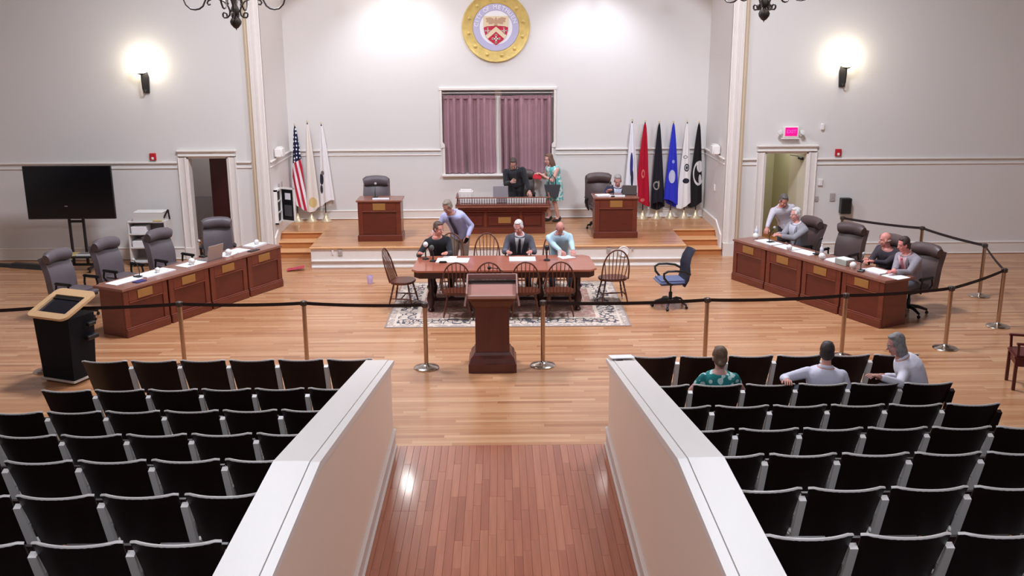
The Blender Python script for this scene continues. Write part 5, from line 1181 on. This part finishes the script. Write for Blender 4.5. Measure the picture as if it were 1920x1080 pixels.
    if skirt:
        sk = MB(); loft(sk, [(P + Vector((0, 0, z)), Vector((1, 0, 0)), Vector((0, 1, 0)), a, b) for z, a, b in ((.12, .16, .125), (0, .19, .15), (-.2, .21, .17), (-.42, .23, .19))]); link('skirt', remesh(sk, .013, fabric(skirt) if not topmat else fm, 'skirt', 3), root)
    else:
        pt = MB(); loft(pt, secs(.012, -.2, .06))
        for hip, kn, an in legs: capsule(pt, hip, .102, kn, .074); capsule(pt, kn, .074, an + Vector((0, 0, .03)), .058)
        link('trousers', remesh(pt, .014, fabric(pants), 'trousers', 3), root)
    for i, (hip, kn, an) in enumerate(legs):
        s = MB(); ellip(s, an + Vector((0, .06, -.045)), (.046, .135, .042)); ellip(s, an + Vector((0, -.01, -.01)), (.045, .06, .055)); part('shoe', s, fabric(shoes, .5), root, 70)
    # face and hair
    for sg in (-1, 1):
        e = part('eye', MB().sphere((0, 0, 0), .0115, 8, 6, M=hM @ T(sg * .030, .0765, .0)), mat('eye_white', (196, 180, 172), .6), root, 60); part('iris', MB().sphere((0, 0, 0), .0078, 8, 6, M=hM @ T(sg * .030, .0825, .0)), mat('iris_dark', (40, 30, 26), .6), e, 60)
        part('eyebrow', capsule(MB(), hM @ Vector((sg * .016, .084, .026)), .005, hM @ Vector((sg * .046, .072, .027)), .004, 6), fabric(tuple(int(v * .8) for v in hair)), root, 60)
    part('lips', MB().sphere((0, 0, 0), 1, 10, 6, M=hM @ T(0, .080, -.066) @ Matrix.Diagonal((.024, .011, .007, 1))), mat('lips_tone', (168, 96, 90), .5), root, 60)
    hm_ = 'hair_%d_%d_%d' % hair; hmt = MATS.get(hm_) or mat(hm_, hair, .6, var=.25, vscale=30, bump=.5, bscale=60)
    h = MB()
    if style != 'bald':
        if style != 'balding': ellip(h, (0, -.030, .055), (.081, .090, .088), hM); ellip(h, (0, .022, .106), (.060, .042, .024), hM)
        ellip(h, (0, -.046, -.004), (.081, .064, .078 if style != 'balding' else .055), hM)
        for sg in (-1, 1): ellip(h, (sg * .066, .012, .032), (.016, .032, .036), hM)
    else: ellip(h, (0, -.045, -.018), (.078, .060, .036), hM)
    if style == 'long':
        ellip(h, (0, -.062, -.085), (.075, .050, .11), hM)
        for sg in (-1, 1): ellip(h, (sg * .068, -.020, -.06), (.024, .045, .085), hM)
    if style == 'bun': ellip(h, (0, -.115, -.05), (.042, .034, .036), hM); ellip(h, (0, -.06, -.02), (.076, .05, .07), hM)
    if style == 'verylong':
        ellip(h, (0, -.07, -.12), (.085, .05, .18), hM)
        for sg in (-1, 1): ellip(h, (sg * .068, -.01, -.08), (.026, .05, .13), hM)
    link('hair', remesh(h, .009, hmt, 'hair', 2), root)
    return root
GREY = (168, 162, 158)
FLOW = NT('teal_floral', .85, .2); vv = FLOW.n('ShaderNodeTexVoronoi', feature='SMOOTH_F1'); FLOW.set(vv.inputs['Vector'], FLOW.coord('Object')); vv.inputs['Scale'].default_value = 15
FLOW.out(FLOW.mix(FLOW.math('LESS_THAN', vv.outputs['Distance'], .34), lin((44, 130, 130)), lin((196, 222, 218))))
TEALD = NT('teal_stripe', .85, .2); vv = TEALD.noise(TEALD.coord('Object'), 14, 2); TEALD.out(TEALD.mix(TEALD.math('GREATER_THAN', vv, .52), lin((110, 190, 186)), lin((220, 234, 230))))
# stage
person('person in black suit standing at the bench, head bowed, one hand at the chest', (.33, 21.62, 1.40), (.26, 21.42, 1.845), (-.1, -1), (-.05, -1, -.75), {'R': (.21, 21.22, 1.48), 'L': (.64, 21.14, 1.17)}, 'stand', PZ, skin=(196, 146, 132), hair=(74, 58, 52), top=(24, 24, 30), kind='jacket', inner=(44, 42, 48), pants=(22, 22, 26), palm={'R': (1, 0, 0)})
person('person in teal and white dress with bare arms standing by the window, reaching out', (1.19, 22.12, 1.36), (1.06, 22.02, 1.865), (-.8, -.6), (-.9, -.45, -.3), {'R': (.88, 22.12, 1.52), 'L': (.92, 21.86, 1.53)}, 'stand', PZ, skin=(220, 166, 150), hair=(112, 82, 66), style='verylong', topmat=TEALD.m, kind='dress', sleeves=None, skirt=(150, 200, 196), shoes=(40, 26, 26), female=True)
person('person in navy jacket and white shirt sitting at the small stage desk', (2.46, 21.15, PZ + .58), (2.485, 20.95, 1.53), (0, -1), (-.1, -1, -.45), {'R': (2.24, 20.72, 1.33), 'L': (2.66, 20.80, 1.335)}, 'sit', PZ, skin=(216, 150, 140), hair=(158, 150, 146), style='short', top=(34, 36, 62), inner=(214, 218, 234), pants=(36, 36, 50))
# table
person('person in lavender shirt and dark tie bending over beside the table', (-.78, 18.36, .93), (-1.0, 18.0, 1.50), (-.35, -1), (-.5, -.8, -.55), {'R': (-1.28, 17.98, 1.02), 'L': (-.64, 18.02, .93)}, 'stand', 0, skin=(196, 136, 118), hair=(148, 134, 120), top=(184, 184, 222), kind='shirt', tie=(36, 32, 62), pants=(126, 106, 92), bulk=1.12)
person('person in black sweater sitting at the table end, looking aside at papers', (-1.13, 17.62, .55), (-1.13, 17.36, 1.215), (.1, -1), (.75, -.7, -.2), {'R': (-1.46, 17.10, .83), 'L': (-.98, 17.06, .84)}, 'sit', 0, skin=(220, 150, 134), hair=(92, 72, 62), top=(32, 32, 38), kind='sweater', pants=(40, 40, 48), bulk=1.05)
person('person in grey suit and dark tie sitting at the middle of the table', (.30, 17.80, .55), (.30, 17.50, 1.205), (0, -1), (-.35, -.9, -.35), {'R': (.10, 17.22, .82), 'L': (.52, 17.22, .82)}, 'sit', 0, skin=(214, 146, 134), hair=(212, 206, 202), style='short', top=(84, 82, 92), inner=(222, 222, 228), tie=(56, 52, 64), pants=(70, 68, 76))
person('person in light blue shirt sitting at the table, leaning over notes', (1.07, 17.84, .55), (1.045, 17.44, 1.19), (.02, -1), (.05, -.85, -.75), {'R': (1.06, 17.12, .83), 'L': (1.27, 17.08, .83)}, 'sit', 0, skin=(208, 142, 130), hair=(150, 124, 112), style='balding', top=(186, 214, 228), kind='shirt', pants=(60, 60, 70), bulk=1.08)
# exit side desks
person('person in pale shirt and dark trousers leaning forward in front of the exit doorway', (5.62, 19.05, .92), (5.45, 18.82, 1.43), (-.35, -.95), (.15, -.9, -.6), {'R': (5.10, 18.62, .93), 'L': (5.70, 18.62, .96)}, 'stand', 0, skin=(206, 138, 124), hair=(96, 88, 84), top=(198, 190, 200), kind='shirt', pants=(34, 30, 34), bulk=1.06)
person('person with white hair in light grey suit sitting at the far exit side desk', (5.66, 18.36, .57), (5.52, 18.24, 1.27), (-.9, -.42), (-1, -.25, -.1), {'R': (5.18, 18.10, .93), 'L': (5.20, 17.98, .92)}, 'sit', 0, skin=(218, 152, 140), hair=(214, 208, 204), style='short', top=(150, 146, 152), inner=(214, 214, 226), pants=(110, 106, 112), feet=-.1)
person('bald person in dark maroon sweater sitting beside the grey box file', (6.70, 16.62, .55), (6.54, 16.44, 1.15), (-.9, -.44), (-1, .2, -.15), {'R': (6.22, 16.32, .84), 'L': (6.24, 16.14, .84)}, 'sit', 0, skin=(220, 146, 134), hair=(178, 150, 140), style='bald', top=(56, 44, 54), kind='sweater', pants=(40, 36, 40), bulk=1.1, feet=-.1)
person('dark-haired person in grey blazer with pink tie sitting at the nearest exit side desk', (6.80, 15.82, .57), (6.565, 15.72, 1.215), (-.9, -.44), (-1, -.1, -.25), {'R': (6.36, 15.50, .85), 'L': (6.34, 15.38, .85)}, 'sit', 0, skin=(224, 142, 134), hair=(64, 46, 44), top=(148, 138, 146), inner=(226, 186, 190), tie=(214, 120, 140), pants=(90, 84, 90), feet=-.1)
# audience
person('person with hair in a low bun and teal floral blouse in the second row', (2.41, 10.44, .56), (2.415, 10.42, 1.09), (0, 1), (0, 1, -.1), {'L': (2.12, 10.66, .60), 'R': (2.62, 10.74, .66)}, 'sit', 0, skin=(212, 158, 146), hair=(112, 84, 66), style='bun', topmat=FLOW.m, kind='blouse', sleeves=False, female=True, elbow_out=.7)
person('dark-haired person in white shirt seen from behind, arm along the seat backs', (3.58, 10.42, .56), (3.62, 10.44, 1.13), (.1, 1), (.35, 1, -.05), {'L': (3.10, 10.14, .915), 'R': (3.86, 10.66, .70)}, 'sit', 0, skin=(214, 150, 134), hair=(62, 50, 46), style='short', top=(226, 222, 238), kind='shirt', pants=(60, 60, 74), bulk=1.12, elbow_out=2.6)
person('person with long grey hair and white shirt turned sideways, hand on a seat back', (4.72, 10.52, .56), (4.43, 10.56, 1.175), (-.85, .5), (-.95, .1, -.3), {'L': (4.10, 10.10, .955), 'R': (4.42, 10.80, .72)}, 'sit', 0, skin=(204, 146, 132), hair=(136, 130, 128), style='long', top=(228, 222, 234), kind='shirt', pants=(70, 70, 84), bulk=1.1, elbow_out=2.2)
# things they hold
t = thing('tote_bag', 'dark grey tote bag with two straps hanging from the forearm of the teal dress', 'bag', (1.13, 21.80, 1.06), 0)
part('bag_body', frust(MB(), [[(-.13, -.05, 0), (.13, -.05, 0), (.13, .05, 0), (-.13, .05, 0)], [(-.18, -.07, .27), (.18, -.07, .27), (.18, .07, .27), (-.18, .07, .27)]]), mat('tote_grey', (66, 66, 72), .6), t)
for y in (-.06, .06): part('strap', MB().tube([(-.08, y, .26), (-.07, y * .6, .40), (0, 0, .49), (.07, y * .6, .40), (.08, y, .26)], .009, 6), BLACKP, t, 50)
o = part('red_folder', MB().rbox((0, 0, 0), (.20, .05, .11), .015, 2), mat('bright_red', (232, 60, 76), .5), loc=(.80, 21.86, 1.50), smooth=40); o.rotation_euler = (0, .15, .3); tag(o, 'bright red pouch held out by the person in the teal dress', 'pouch')
o = part('mobile_phone', MB().rbox((0, 0, 0), (.07, .012, .13), .005, 2), BLACKP, loc=(-.66, 17.93, .88), smooth=40); o.rotation_euler = (.4, .3, .2); tag(o, 'small black phone in the hand of the person in lavender shirt', 'phone')
